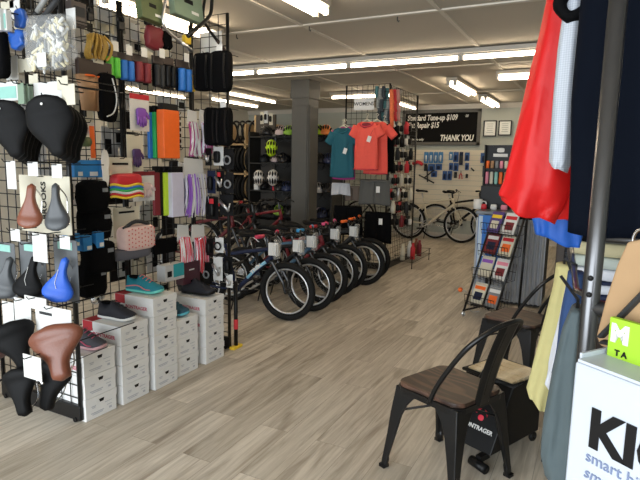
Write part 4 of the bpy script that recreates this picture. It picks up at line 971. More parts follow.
def tagcard(label, x, y, off, w=.05, h=.075):
    p = E_(x, y, off); o = MB().box((0, 0, 0), (w, .002, h)).build('swing_tag', WHITE, loc=p, rot=(0, math.radians(18), 0)); MB().tube([(0, 0, h/2), (.01, .01, h/2+.08)], .0015, 4).build('string', BLACK, o)
    tag(o, label, 'tag', 'swing tags on the shirts')
tagcard('white swing tag on the chest of the teal shirt', 345, 151, .475); tagcard('white swing tag on the chest of the front coral shirt', 369, 139, .60)
def shorts(name, label, cat, loc, rz, W, L, m, leg=.45, d=.07, group=None, seed=1, waist=None, tagc=None, fold=.006, rot=None, split=True):
    t = thing(name, label, cat, loc, group=group, rot=rot or (0, 0, rz)); r = random.Random(seed); p = [r.uniform(0, 6) for _ in range(5)]
    for s in (-1, 1):
        R = []
        for i in range(12):
            u = i/11; hw = W*.26*(1+.12*u); cx = s*W*(.235+.03*u)
            R.append([(cx+hw*math.cos(a), d/2*math.sin(a)+fold*math.sin(5*a+p[0]+s+u*3)+fold*.7*math.sin(8*a+p[1]), -L*u-.01*math.cos(a)*s*u) for a in [2*PI*j/24 for j in range(24)]])
        MB().rings(R).build('leg', m, t, smooth=True)
    MB().sup((0, 0, -.015), (W*.98, d*1.05, .035), .4, 20, 6).build('waistband', waist or m, t, smooth=True)
    if tagc: MB().box((W*.15, -d/2-.012, -.12), (.05, .002, .08)).build('price_tag', WHITE, t)
    MB().tube([(0, 0, .0), (0, .0, .05), (.015, 0, .065), (0, .3, .07)], .003, 5).build('hook', WIRE, t)
    return t
shorts('shorts', 'grey shorts with a white tag below the coral shirts', 'shorts', E_(375, 180, .42), .05, .40, .32, mat('shorts_grey', (.075, .075, .07), rough=.85), seed=3, tagc=True)
shorts('shorts', 'pale grey shorts below the hem of the teal shirt', 'shorts', E_(341, 183, .30), .1, .26, .16, mat('shorts_pale', (.5, .5, .52), rough=.85), seed=4)
shorts('trousers', 'black tights hanging low between the bicycles and the grid tower', 'trousers', E_(348, 206, .35), .1, .40, .40, BLKF, seed=5)
shorts('trousers', 'black trousers with a white tag hanging lowest on the right', 'trousers', E_(378, 212, .35), .05, .36, .40, BLKF, seed=6, tagc=True)
shorts('shorts', 'dark shorts between the pale and the grey pair', 'shorts', E_(353, 186, .22), .1, .2, .2, mat('shorts_taupe', (.12, .09, .07), rough=.85), seed=8)
t, w_, h_ = hung('shop_sign', 'small white sign reading WOMENS clipped to the upper grid', 'sign', 'E', (354, 98, 374, 110), .04)
card(t, w_, h_, WHITE); text('WOMENS', h_*.42, DGREY, t, TR(0, -.003, 0), bold=.001)
for i in range(12):
    x, y = 377+(i % 4)*3.4+(i//4)*1.2, 92+(i//4)*11+(i % 2)*2
    p = E_(x, y, .12+.03*(i % 3)); m = [mat('sock_teal', (.06, .16, .17), rough=.9, var=.5, scale=70), mat('sock_grey', (.2, .22, .22), rough=.9, var=.5, scale=60), mat('sock_dark', (.03, .04, .05), rough=.9)][i % 3]
    t = thing('sock_pair', '%s patterned socks in the bunch above the coral shirts' % ('dark teal', 'grey', 'near black')[i % 3], 'socks', p, 0, 'bunch of %s socks' % ('teal', 'grey', 'black')[i % 3])
    MB().tube([(0, 0, .07), (0, -.01, 0), (.005, -.012, -.05), (.03, -.02, -.085)], [.024, .026, .026, .02], 10, smooth=3).build('sock', m, t, smooth=True)
    MB().tube([(0, .12, .06), (0, 0, .06)], .003, 4).build('peg_hook', WIRE, t)
for i in range(10):
    p = on_x(391+(i % 3)*3.2, 96+(i//3)*9, XF+.1); m = [mat('sock_orange', (.7, .16, .06), rough=.9, var=.4, scale=70), RED, mat('sock_rose', (.6, .3, .28), rough=.9)][i % 3]
    t = thing('sock_pair', '%s socks hanging at the upper corner of the side grid' % ('orange', 'red', 'rose')[i % 3], 'socks', p, PI/2, 'bunch of %s socks' % ('orange', 'red', 'rose')[i % 3])
    MB().tube([(0, 0, .08), (0, -.01, 0), (.005, -.012, -.05), (.03, -.02, -.085)], [.024, .026, .026, .02], 10, smooth=3).build('sock', m, t, smooth=True)
    MB().tube([(0, .1, .06), (0, 0, .06)], .003, 4).build('peg_hook', WIRE, t)
# accessories on the side grid: a table of rows
r = random.Random(21); acc = [('white', WHITE), ('red', RED), ('black', BLACK), ('dark grey', DGREY), ('cream', CREAM), ('silver', ALU), ('dark red', DRED)]
rows = [(128, 'blue and red row under the socks'), (141, 'row beside the price board'), (154, 'row level with the hanging tools'), (167, 'row above the handlebars'), (180, 'row at handlebar height'), (194, 'row below handlebar height'), (207, 'row above the basket row'), (221, 'lowest row')]
colw = ['nearest', 'second', 'third', 'fourth', 'farthest']
for j, (y, rn) in enumerate(rows):
    for i in range(5):
        x = 391+i*4.3+r.uniform(-.5, .5); nm, m = acc[(j*3+i*2+(i*j) % 3) % 7]
        if j == 0 and i in (1, 3): nm, m = (('navy', NAVY), ('red', RED))[i == 3]
        p = on_x(x, y, XF+.07); t = thing('accessory_pack', '%s accessory pack, %s in the %s' % (nm, colw[i], rn), 'accessory', p, PI/2, 'accessory packs on the side grid')
        if (i+j) % 3: card(t, .12, .15, m); MB().sup((0, -.03, -.01), (.07, .05, .09), .5, 8, 6).build('product', BLACK if m is not BLACK else WHITE, t, smooth=True)
        else:
            MB().tube([(0, -.035, -.085), (0, -.035, .03), (0, -.035, .06), (0, -.035, .085)], [.034, .034, .018, .02], 12).build('bottle', m, t, smooth=True)
        MB().tube([(0, .07, .07), (0, -.02, .07)], .003, 4).build('peg_hook', WIRE, t)
bs = thing('wire_basket', 'low black wire basket at the foot of the side grid', 'basket', (XF+.17, 7.75, .1), PI/2)
b = MB()
for i in range(12): b.bar((-.45+i*.082, -.15, 0), (-.45+i*.082, .14, 0), .003, 4)
for z in (0, .08): b.tube([(-.45, -.15, z), (.45, -.15, z), (.45, .14, z), (-.45, .14, z)], .004, 5, close=True)
b.build('wire_tray', WIRE, bs); 
for s in (-1, 1): MB().bar((s*.43, -.13, -.1), (s*.43, -.13, .08), .006, 6).build('leg', WIRE, bs)
for i, (m, w) in enumerate(((CREAM, 'cream bottle'), (RED, 'red bottle'), (WHITE, 'white bottle'), (DRED, 'dark red bottle'), (BROWN, 'brown bottle'))):
    o = MB().tube([(0, 0, 0), (0, 0, .16), (0, 0, .2), (0, 0, .24)], [.036, .036, .02, .02], 12).build('spray_bottle', m, loc=(XF+.17+(.06 if i % 2 else -.04), 7.4+i*.16, .104), smooth=True)
    tag(o, w+' standing in the low wire basket', 'bottle', 'bottles in the low basket')
# ================================================================ back wall
c, w_, h_ = rect('W', 404, 109, 510, 146.5, .03)
c = Vector(((on_y(403, 130, Y1).x+on_y(481, 126, Y1).x)/2, Y1-.03, on_y(442, 127.6, Y1).z)); w_ = on_y(481, 126, Y1).x-on_y(403, 130, Y1).x; h_ = on_y(442, 110, Y1).z-on_y(442, 145.5, Y1).z
sb = thing('price_board', 'large black menu board with tune-up prices, framed in grey, on the back wall', 'sign board', c)
MB().box((0, .012, 0), (w_, .03, h_)).build('board', mat('chalkboard', (.005, .0045, .004), rough=.7, spec=.1), sb)
b = MB()
for s in (-1, 1): b.box((s*(w_/2-.03), -.008, 0), (.065, .04, h_)); b.box((0, -.008, s*(h_/2-.03)), (w_, .04, .065))
b.build('frame', mat('board_frame', (.09, .083, .07), rough=.5), sb, bevel=.004)
CH = mat('chalk_white', (.8, .78, .72), rough=.8)
text('Standard Tune-up $109', .15, CH, sb, TR(-w_/2+.1, -.006, .19), bold=.004, shear=.2, align='LEFT', sx=.71)
text('00', .07, CH, sb, TR(w_/2-.30, -.006, .215), bold=.001, shear=.2, align='LEFT', sx=.8)
text('Flat Repair $15', .15, CH, sb, TR(-w_/2+.1, -.006, .045), bold=.004, shear=.2, align='LEFT', sx=.71)
text('THANK YOU', .16, CH, sb, TR(w_/2-.13, -.006, -.21), bold=.005, shear=.2, align='RIGHT', sx=.70)
text('from only', .06, CH, sb, TR(-w_/2+.22, -.006, -.235), bold=.002, align='LEFT')
for (bx, l) in (((484, 121, 496, 136), 'framed certificate nearer the price board'), ((499, 121, 511, 135), 'framed certificate beside the red jacket edge')):
    t, w_, h_ = hung('framed_certificate', l, 'picture frame', 'W', bx, .02, 'framed certificates', hook=False)
    b = MB()
    for s in (-1, 1): b.box((s*w_/2, 0, 0), (.018, .03, h_+.018)); b.box((0, 0, s*h_/2), (w_+.018, .03, .018))
    b.build('frame', BLACK, t); card(t, w_, h_, mat('certificate_paper', (.7, .72, .68)), name='paper')
    for q in range(5): MB().box((0, -.004, h_*(.3-.14*q)), (w_*(.55-.1*(q % 2)), .002, .008)).build('printed_line', GREY, t)
PB = mat('pack_blue', (.02, .08, .25), rough=.5); PBL = mat('pack_light_blue', (.05, .2, .42), rough=.5)
wall_items = [((424, 152, 428.5, 163), PBL, 'light blue tool pack, first of four in a row'), ((429, 152, 433.2, 163), PBL, 'light blue tool pack, second of four in a row'), ((433.8, 152, 438, 163), PBL, 'light blue tool pack, third of four in a row'), ((438.5, 152, 443, 163), PBL, 'light blue tool pack, fourth of four in a row'),
    ((428, 164, 435, 171), PB, 'blue pack below the row of four, left'), ((435.5, 164, 442, 170), PB, 'blue pack below the row of four, right'), ((431, 171, 437, 177), PB, 'narrow blue pack lowest under the row of four'), ((449, 152, 453, 160), PBL, 'small light blue pack at the centre of the slat board'), ((453.4, 152, 458.5, 162), PB, 'blue pack right of the small light blue one'), ((459.3, 152, 463, 165), NAVY, 'tall navy pack at the centre of the slat board'), ((464.8, 152.5, 469.5, 161), PB, 'blue pack right of the tall navy one'),
    ((449, 163, 453, 170), PB, 'blue pack below the small light blue one'), ((453.5, 163, 458.5, 171), PB, 'blue pack left under the tall navy one'), ((465, 163, 469, 170), PB, 'blue pack right under the tall navy one'), ((442.5, 171, 447, 180), PB, 'blue pack left of two above the bike saddles'), ((447.4, 171, 452, 180), PB, 'blue pack right of two above the bike saddles'), ((480.5, 153, 488, 163), PB, 'wide blue pack beside the black snack display'), ((482.5, 166, 487.5, 177), NAVY, 'navy pack under the wide blue one'), ((454, 172, 457, 178), BLACK, 'black tool handle pack near the red pliers'), ((465.5, 174, 468, 178), BLACK, 'black small pack right of the red pliers'), ((424, 164, 427, 171), BLACK, 'black pack left under the row of four'), ((404, 156, 409, 161), BLACK, 'black pack at the left end of the slat board')]
for bx, m, l in wall_items:
    t, w_, h_ = hung('tool_pack', l, 'pack', 'W', bx, .05, 'packs on the slat board')
    card(t, w_, h_, m)
    MB().sup((0, -.02, -h_*.08), (w_*.5, .03, h_*.6), .5, 8, 6).build('blister', {PBL: ALU, PB: NAVY}.get(m, DGREY), t, smooth=True)
t, w_, h_ = hung('red_saw', 'red handled tool on the slat board left of the blue packs', 'tool', 'W', (413, 160.5, 423, 166), .05)
MB().tube([(-w_*.48, -.02, -h_*.15), (-w_*.1, -.02, h_*.2), (w_*.2, -.02, h_*.15), (w_*.48, -.02, -h_*.3)], .035, 8, smooth=3).build('handle', RED, t, smooth=True)
t, w_, h_ = hung('pliers', 'red handled pliers on the slat board', 'tool', 'W', (459, 171, 463, 179), .05)
for s in (-1, 1): MB().tube([(s*.03, -.02, -h_/2), (s*.02, -.02, 0), (-s*.006, -.02, h_*.3)], .01, 6).build('handle', RED, t)
MB().bar((0, -.02, h_*.2), (0, -.02, h_*.5), .012, 8).build('jaw', STEEL, t)
for i, (x0, y0, x1, y1, l) in enumerate(((427, 165, 427.5, 182, 'thin dark rod hanging left of the blue packs'), (419, 175, 434, 183, 'black pump slanting above the bike saddles'), (424, 178, 434, 170, 'black pump end slanting near the green grip'), (471, 168, 474, 171, 'small dark reel on the right of the slat board'))):
    p, q = on_y(x0, y0, Y1-.08), on_y(x1, y1, Y1-.08)
    o = MB().bar((0, 0, 0), q-p, .014, 8).build('rod', DGREY, loc=p, smooth=True); tag(o, l, 'tool', 'rods on the slat board')

# ================================================================ service counter with corrugated front
CY, CX0, CX1, CZ = 6.0, -1.17, -.46, .98
corr = mat('corrugated_zinc', (.46, .48, .51), rough=.45, metal=.2, var=.06)
ct = thing('service_counter', 'long service counter clad in vertical corrugated metal', 'counter', ((CX0+CX1)/2, CY+.35, 0))
wc = CX1-CX0
MB().box((0, 0, CZ/2-.02), (wc-.04, .66, CZ-.06)).build('carcass', DGREY, ct)
b = MB(); n = 240; P = []
for i in range(n+1):
    x = -wc/2+wc*i/n; P.append((x, -.345+.015*math.sin(x*2*PI/.048)))
b.rings([[(p[0], p[1], .03) for p in P]+[(p[0], p[1]+.006, .03) for p in reversed(P)], [(p[0], p[1], CZ-.05) for p in P]+[(p[0], p[1]+.006, CZ-.05) for p in reversed(P)]])
b.build('corrugated_front', corr, ct)
MB().box((-wc/2-.004, 0, CZ/2-.02), (.012, .68, CZ-.08)).build('side_panel', mat('counter_side', (.42, .47, .52), rough=.4), ct)
MB().box((0, 0, CZ), (wc+.04, .74, .04)).build('counter_top', mat('counter_top_grey', (.12, .13, .14), rough=.3), ct, bevel=.006)
CT = CZ+.021
mug = thing('mug', 'white mug on the counter end nearest the bikes', 'mug', (on_y(478, 203, CY+.2).x, CY+.2, CT))
MB().tube([(0, 0, 0), (0, 0, .012), (0, 0, .11)], [.042, .048, .05], 18).build('cup', WHITE, mug, smooth=True)
MB().tube([(.046, 0, .09), (.085, 0, .08), (.085, 0, .04), (.046, 0, .025)], .007, 8, smooth=4).build('handle', WHITE, mug, smooth=True)
c, w_, h_ = rect('W', 485, 144, 512, 188, 4.3)
p0, p1 = on_y(485, 165, CY+.45), on_y(514, 165, CY+.45); zt = on_y(500, 145, CY+.45).z
dp = thing('snack_display', 'tall black counter display of snack bars under a white logo', 'display', ((p0.x+p1.x)/2, CY+.45, CT))
dw, dh = p1.x-p0.x, zt-CT
MB().box((0, .05, dh/2), (dw, .02, dh)).build('back_board', BLACK, dp); MB().box((0, -.06, dh*.18), (dw, .2, dh*.36)).build('base', BLACK, dp, bevel=.004)
for s in (-1, 1): MB().box((s*dw/2, 0, dh*.6), (.012, .1, dh*.8)).build('side_wing', BLACK, dp)
for z in (.37, .62): MB().box((0, -.02, dh*z), (dw, .12, .012)).build('shelf', BLACK, dp)
MB().sup((-.0, .036, dh*.92), (dw*.26, .006, .05), .5, 10, 6).build('white_logo', WHITE, dp); MB().box((0, .037, dh*.84), (dw*.5, .006, .035)).build('white_lettering', WHITE, dp)
bars = [('pink', PINK), ('cream', CREAM), ('mint', MINT), ('orange', ORANGE), ('tan', TAN), ('grey', GREY)]
for j, z in enumerate((.37, .62)):
    for i in range(6):
        nm, m = bars[(i+j*3) % 6]; hh = dh*(.2 if j == 0 else .12)
        t = thing('snack_bar', '%s wrapped snack bar on the %s display shelf, %s from the left' % (nm, ('lower', 'upper')[j], ('first', 'second', 'third', 'fourth', 'fifth', 'sixth')[i]), 'snack bar', ((p0.x+p1.x)/2-dw*.4+i*dw*.16, CY+.45-.01, CT+dh*z+.008), 0, 'snack bars on the counter display')
        MB().sup((0, 0, hh/2), (dw*.12, .03, hh), .3, 8, 6).build('wrapper', m, t, smooth=True)
for i, (m, nm) in enumerate(((RED, 'red'), (WHITE, 'white'), (PINK, 'pink'))):
    o = MB().sup((0, 0, .03), (.07, .05, .06), .4, 10, 6).build('snack_packet', m, loc=((p0.x+p1.x)/2-.1+i*.11, CY+.2, CT), smooth=True)
    tag(o, '%s snack packet lying before the black display' % nm, 'packet')

# ================================================================ wire magazine rack on castors
MR = (-.84, 5.45, 0)
mr = thing('magazine_rack', 'black wire magazine rack on castors before the counter', 'rack', MR, math.radians(-26))
for s in (-1, 1):
    MB().bar((s*.175, .14, .05), (s*.175, .17, 1.02), .012, 8).bar((s*.175, -.26, .05), (s*.175, .12, .98), .011, 8).bar((s*.175, -.27, .06), (s*.175, .15, .06), .01, 8).build('side_frame', BLKM, mr, smooth=True)
    for y in (-.26, .14):
        MB().torus((s*.175, y, .028), .018, .010, 'x', 14, 6).build('castor', ALU if y < 0 else BLACK, mr)
TI = [(.13, -.16, .16), (.39, -.07, .13), (.62, .0, .12), (.83, .03, .12)]
for z, y, d in TI:
    b = MB()
    for i in range(11): x = -.17+i*.034; b.tube([(x, y+.13, z+.16), (x, y+.11, z), (x, y-.09, z-.01), (x, y-.11, z+.10)], .0028, 4)
    for (yy, zz) in ((y-.11, z+.10), (y-.10, z+.03), (y+.01, z-.005), (y+.12, z+.08)): b.bar((-.17, yy, zz), (.17, yy, zz), .0035, 5)
    b.build('wire_tray', WIRE, mr)
mrM = Matrix.Translation(MR) @ Matrix.Rotation(math.radians(-26), 4, 'Z')
MG = [('purple magazine with yellow lettering on the top rack tier', mat('mag_purple', (.09, .05, .22)), YELLOW, 3, -.09), ('red and white magazine on the top rack tier, right', WHITE, RED, 3, .08), ('dark red magazine on the third rack tier, left', DRED, WHITE, 2, -.09), ('white magazine with red stripe on the third rack tier, right', CREAM, RED, 2, .08), ('cream and purple magazine on the second rack tier, left', CREAM, PURPLE, 1, -.09), ('white and pink magazine on the second rack tier, right', WHITE, PINK, 1, .08), ('cream and orange magazine on the lowest rack tier, left', CREAM, ORANGE, 0, -.09), ('grey blue magazine on the lowest rack tier, right', GREY, WHITE, 0, .08)]
for i, (l, m, m2, tr, x) in enumerate(MG):
    z, y, d = TI[tr]
    p = mrM @ Vector((x, y-.03, z+.006)); t = thing('magazine', l, 'magazine', p, group='magazines in the wire rack', rot=(math.radians(-24), 0, math.radians(-26+(-6 if i == 0 else 0))))
    MB().box((0, 0, .1), (.14, .012, .2)).build('pages', m, t)
    MB().box((0, -.0072, .165), (.12, .002, .035)).build('title_band', m2, t); MB().box((0, -.0072, .08), (.09, .002, .08)).build('cover_picture', (CREAM, DRED, NAVY, ORANGE)[i % 4], t)
    d2 = dup(t, l.split(' ')[0]+' magazine standing behind another, '+('left' if x < 0 else 'right')+' on the '+('lowest', 'second', 'third', 'top')[tr]+' rack tier', p+Vector((0, .03, .012)), None)
p = mrM @ Vector((-.22, .02, .62)); t = thing('poster_stand', 'tall blue and white printed panel beside the top of the magazine rack', 'panel', (-1.0, 5.83, .42), math.radians(-8))
MB().box((0, 0, .27), (.25, .02, .56)).build('panel', BLUE, t); MB().box((-.10, -.011, .27), (.04, .003, .54)).build('pale_edge', mat('pale_blue', (.5, .6, .7)), t); MB().box((.07, -.011, .42), (.12, .003, .1), ).build('print_white', WHITE, t)
for q in range(3): MB().box((.0-.03*q, -.011, .30-.08*q), (.05, .003, .05)).build('print_white', WHITE, t)
MB().box((0, .0, -.2), (.03, .02, .44)).build('leg', BLKM, t); MB().box((0, 0, -.41), (.25, .2, .02)).build('base', BLKM, t)
t = thing('wire_stand', 'thin wire stand with an orange knob at the foot of the magazine rack', 'stand', on_z(466, 312, 0))
MB().tube([(-.06, 0, .22), (0, 0, .2), (.04, .02, .015), (.12, .06, .01)], .006, 6, smooth=3).build('wire', ALU, t); MB().sup((-.07, 0, .225), (.05, .05, .05), 1, 12, 8).build('knob', ORANGE, t, smooth=True)

# ================================================================ metal chairs with wooden seats
def wood_mat(name, c1, c2, sc=6):
    m, nt, b = nt_mat(name); N = nt.nodes.new; L = nt.links.new
    tc = N('ShaderNodeTexCoord'); mp = N('ShaderNodeMapping'); L(tc.outputs['Object'], mp.inputs[0]); mp.inputs['Scale'].default_value = (1.6, .55, 1)
    nz = N('ShaderNodeTexNoise'); L(mp.outputs[0], nz.inputs[0]); nz.inputs['Scale'].default_value = 3.5; nz.inputs['Detail'].default_value = 1
    mu = N('ShaderNodeMath'); mu.operation = 'MULTIPLY'; L(nz.outputs['Fac'], mu.inputs[0]); mu.inputs[1].default_value = sc*9
    sn = N('ShaderNodeMath'); sn.operation = 'SINE'; L(mu.outputs[0], sn.inputs[0])
    r = N('ShaderNodeValToRGB'); L(sn.outputs[0], r.inputs[0]); r.color_ramp.elements[0].color = (*c1, 1); r.color_ramp.elements[1].color = (*c2, 1); r.color_ramp.elements[0].position = .1
    L(r.outputs[0], b.inputs['Base Color']); b.inputs['Roughness'].default_value = .42
    return m
WAL = wood_mat('walnut_seat', (.03, .014, .009), (.10, .05, .032))
def chair(label, loc, rz):
    t = thing('metal_chair', label, 'chair', loc, rz, 'black metal chairs with wooden seats')
    sz = .45; hw = .185
    def rr(a, b, c, n=5):
        return [(sx*(a-c)+c*math.cos(q), sy*(b-c)+c*math.sin(q)) for sx, sy, q0 in ((1, 1, 0), (-1, 1, PI/2), (-1, -1, PI), (1, -1, 1.5*PI)) for q in [q0+PI/2*k/n for k in range(n+1)]]
    MB().prism([(x*(1-.06*(y > 0)), y) for x, y in rr(.185, .185, .06)], sz-.016, sz+.004, 'z').build('seat', WAL, t, bevel=.004)
    MB().rings([[(x, y, sz-.045) for x, y in rr(.187, .187, .06)], [(x, y, sz-.016) for x, y in rr(.189, .189, .06)], [(x, y, sz-.014) for x, y in rr(.18, .18, .06)], [(x, y, sz-.045) for x, y in rr(.18, .18, .06)]], cap=False, close=True).build('seat_rim', BLKM, t, smooth=False)
    for sx in (-1, 1):
        for sy in (-1, 1):
            R = []
            for (z, off, arm, th) in ((sz-.02, .0, .15, .012), (sz-.06, .004, .112, .014), (sz-.10, .009, .085, .016), (sz-.16, .016, .066, .018), (sz-.27, .025, .048, .018), (.06, .038, .034, .016), (.045, .040, .036, .02), (.0, .043, .032, .018)):
                cx, cy = sx*(hw+off-.003), sy*(hw+off-.003); a, k = arm, th
                r_ = .012
                pts = [(0, 0), (a, 0), (a, k), (k*1.3, k*1.3), (k, a), (0, a)]
                R.append([(cx-sx*q[0], cy-sy*q[1], z) for q in pts])
            MB().rings(R).build('leg', BLKM, t, bevel=.005)
            MB().box((sx*(hw+.028), sy*(hw+.028), .008), (.035, .035, .016)).build('rubber_foot', BLACK, t)
    b = MB()
    for s in (-1, 1): b.tube([(s*.17, -.17*1, .30), (0, 0, .345), (-s*.17, .17, .30)], .006, 6, smooth=3)
    b.build('cross_brace', BLKM, t)
    hoop = [(-.186, .03, sz-.03), (-.19, .07, sz+.06), (-.188, .15, sz+.19), (-.172, .225, sz+.295), (-.10, .285, sz+.365), (0, .305, sz+.385), (.10, .285, sz+.365), (.172, .225, sz+.295), (.188, .15, sz+.19), (.19, .07, sz+.06), (.186, .03, sz-.03)]
    MB().tube(hoop, .0115, 10, smooth=5).build('back_hoop', BLKM, t, smooth=True)
    R = []
    for i in range(9):
        u = i/8; w = .058+.016*u; y = .178+.122*u-.014*math.sin(PI*u); z = sz-.03+.415*u
        R.append([(-w, y, z), (-w*.55, y+.010, z), (w*.55, y+.010, z), (w, y, z), (w, y+.004, z), (w*.55, y+.014, z), (-w*.55, y+.014, z), (-w, y+.004, z)])
    MB().rings(R).build('back_splat', BLKM, t)
    MB().rings([[(p[0]*.55, p[1]-.002 if k < 4 else p[1]+.001, p[2]) for k, p in enumerate(r)] for r in R[1:-1]]).build('splat_rib', BLKM, t)
    return t
c1 = chair('black metal chair with walnut seat nearest the camera', (-.567, 2.49, 0), math.radians(-114))
c2 = dup(c1, 'black metal chair with walnut seat farther back, before the magazine rack', (-.43, 3.9, 0), (0, 0, math.radians(-112)))
# shoe fitting bench
PALE = wood_mat('pale_ash', (.6, .47, .28), (.76, .64, .44), 2)
fb = thing('fitting_bench', 'black fitting bench with pale slatted wood top behind the front chair', 'bench', (-.43, 2.865, 0), math.radians(-24))
MB().prism([(-.2, .06), (.25, .06), (.25, .38), (-.03, .38)], -.145, .145, 'x').build('body', BLACK, fb, bevel=.006)
b = MB()
for i in range(5): b.box((0, -.005+i*.054, .392), (.27, .047, .022))
b.build('slatted_top', PALE, fb, bevel=.003)
b = MB().tube([(-.15, -.045, .39), (.15, -.045, .39), (.15, .245, .39), (-.15, .245, .39)], .011, 8, close=True); b.build('tube_frame', BLKM, fb, smooth=True)
MB().bar((.07, -.25, .028), (.17, -.27, .028), .024, 14).build('roller_foot', BLACK, fb, smooth=True)
MB().box((.11, -.21, .05), (.03, .08, .03)).build('foot_arm', BLACK, fb)
for sx in (-.11, .13):
    for y in (.22,): MB().torus((sx, y, .03), .018, .012, 'x', 14, 6).build('castor', BLACK, fb)
LR = mat('logo_red', (.7, .03, .06), rough=.5)
Mf = Matrix.Translation((.03, -.139, .178)) @ Matrix.Rotation(math.radians(-28), 4, 'X')
lg = MB().sup((.0, -.001, -.006), (.034, .004, .030), .9, 14, 8)
for a0, a1 in ((.1, 1.25), (1.9, 3.0)):
    pts = [(.032*math.cos(a0+(a1-a0)*k/6), -.001, .004+.036*math.sin(a0+(a1-a0)*k/6)) for k in range(7)]
    lg.tube(pts, [.004, .010, .010, .006], 6, sq=.3)
lg.tf(Mf @ Matrix.Translation((-.0, 0, .03))).build('red_emblem', LR, fb)
text('BONTRAGER', .030, WHITE, fb, Mf @ TR(0, -.001, -.03), 'lettering', bold=.0008)

# ================================================================ garment rack at the right edge
GR = mat('rack_gunmetal', (.13, .13, .135), rough=.28, metal=.9)
PX, PY = 0.0, 1.25
rk = thing('garment_rack', 'gunmetal two tier garment rack at the right edge', 'clothes rack', (PX, PY, 0))
for (x, y) in ((0, 0), (.5, 0), (0, 1.25), (.5, 1.25)): MB().bar((x, y, .02), (x, y, 2.1), .0175, 20).build('post', GR, rk, smooth=True)
for y in (0, 1.25): MB().bar((0, y, 2.08), (.5, y, 2.08), .015, 12).build('cross_tube', GR, rk, smooth=True); MB().bar((.0, y, 1.205), (.5, y, 1.205), .017, 12).build('cross_tube', GR, rk, smooth=True)
for y in (0, 1.25): MB().bar((0, y, .04), (.5, y, .04), .018, 12).build('foot_tube', GR, rk, smooth=True)
MB().bar((.16, 0, 2.08), (.16, 1.25, 2.08), .012, 12).build('upper_rail', GR, rk, smooth=True)
MB().tube([(0, .0, 1.225), (-.03, .06, 1.225), (-.10, 1.2, 1.225), (0, 1.25, 1.225)], .007, 10).build('lower_rail', GR, rk, smooth=True)
for z in (1.27, 1.235): MB().sup((-.004, -.0175, z), (.012, .008, .012), 1, 10, 6).build('screw', BLACK, rk)
RJ = mat('red_shell_fabric', (.55, .008, .008), rough=.5, spec=.3, bump=.9, scale=7); WJ = mat('pale_grey_jacket', (.42, .45, .50), rough=.6)
nt_ = WJ.node_tree; ck = nt_.nodes.new('ShaderNodeTexChecker'); tc_ = nt_.nodes.new('ShaderNodeTexCoord'); mp_ = nt_.nodes.new('ShaderNodeMapping')
mp_.inputs['Rotation'].default_value = (0, math.radians(45), 0); mp_.inputs['Scale'].default_value = (1, .02, 1); ck.inputs['Scale'].default_value = 260
ck.inputs['Color1'].default_value = (.46, .49, .54, 1); ck.inputs['Color2'].default_value = (.36, .39, .44, 1)
nt_.links.new(tc_.outputs['Object'], mp_.inputs[0]); nt_.links.new(mp_.outputs[0], ck.inputs[0]); nt_.links.new(ck.outputs[0], nt_.nodes['Principled BSDF'].inputs['Base Color'])
NJ = mat('navy_jacket', (.003, .0045, .009), rough=.8, spec=.05, bump=.5, scale=6); BJ = mat('royal_blue_jersey', (.008, .09, .42), rough=.6, bump=.6, scale=8)
# jackets: panels cut so that sleeve, hem and shoulder fall where they hang on the rail
def draped(name, label, cat, Y, outline, m, d=.09, fold=.012, seed=1, group=None, nr=30, kx=5, slope=0.):
    """outline: list of (pixel y, x left, x right) on the plane Y: a hanging cloth body with rounded section and folds"""
    L_ = [(on_y((a+b)/2, y, Y).z, on_y(a, y, Y).x, on_y(b, y, Y).x) for y, a, b in outline]
    cx = (L_[0][1]+L_[0][2])/2; z0 = L_[0][0]
    t = thing(name, label, cat, (cx, Y, z0), group=group); r = random.Random(seed); ph = [r.uniform(0, 6.28) for _ in range(8)]
    R = []; n = 48
    for i in range(nr+1):
        u = i/nr; k = u*(len(L_)-1); q = min(int(k), len(L_)-2); f = k-q
        z, a, b = [L_[q][s]+(L_[q+1][s]-L_[q][s])*f for s in range(3)]
        c = (a+b)/2-cx; hw = (b-a)/2; A_ = fold*(.25+.75*u)
        ring = []
        for j in range(n):
            v = 2*PI*j/n; x = math.copysign(abs(math.cos(v))**.8, math.cos(v))
            y = d/2*math.copysign(abs(math.sin(v))**.8, math.sin(v))
            y += A_*.35*math.sin(13*x+19*u+ph[5])*math.sin(7*u+ph[6])+A_*math.sin(kx*x+ph[0]+2.2*u)*.9+A_*.6*math.sin(kx*2.1*x+ph[1]-3*u)+A_*.35*math.sin(9*u+4*x+ph[2])
            ring.append((c+hw*x+A_*.25*math.sin(11*u+ph[3])*abs(x), y, z-z0+A_*.6*math.sin(4*x+ph[4])*(u > .9)+slope*x*u**3))
        R.append(ring)
    MB().rings(R).build('body', m, t, smooth=True)
    return t, cx, z0
def coat_hanger(t, dz, m=BLACK, w=.16):
    MB().tube([(-w, 0, -.0), (0, 0, .06), (w, 0, -.0)], .007, 6).tube([(0, 0, .06), (0, 0, dz-.01), (.014, 0, dz+.014), (-.0, 0, dz+.024), (-.014, 0, dz+.012)], .003, 6, smooth=3).build('hanger', m, t)
YR, YW, YN, YB = 1.72, 1.56, 1.40, 1.86
def part_of(t, tmp, name):
    for c in kids(tmp):
        c.parent = t; c.location = tmp.location-t.location; c.name = name; c.data.name = name
    bpy.data.objects.remove(tmp)
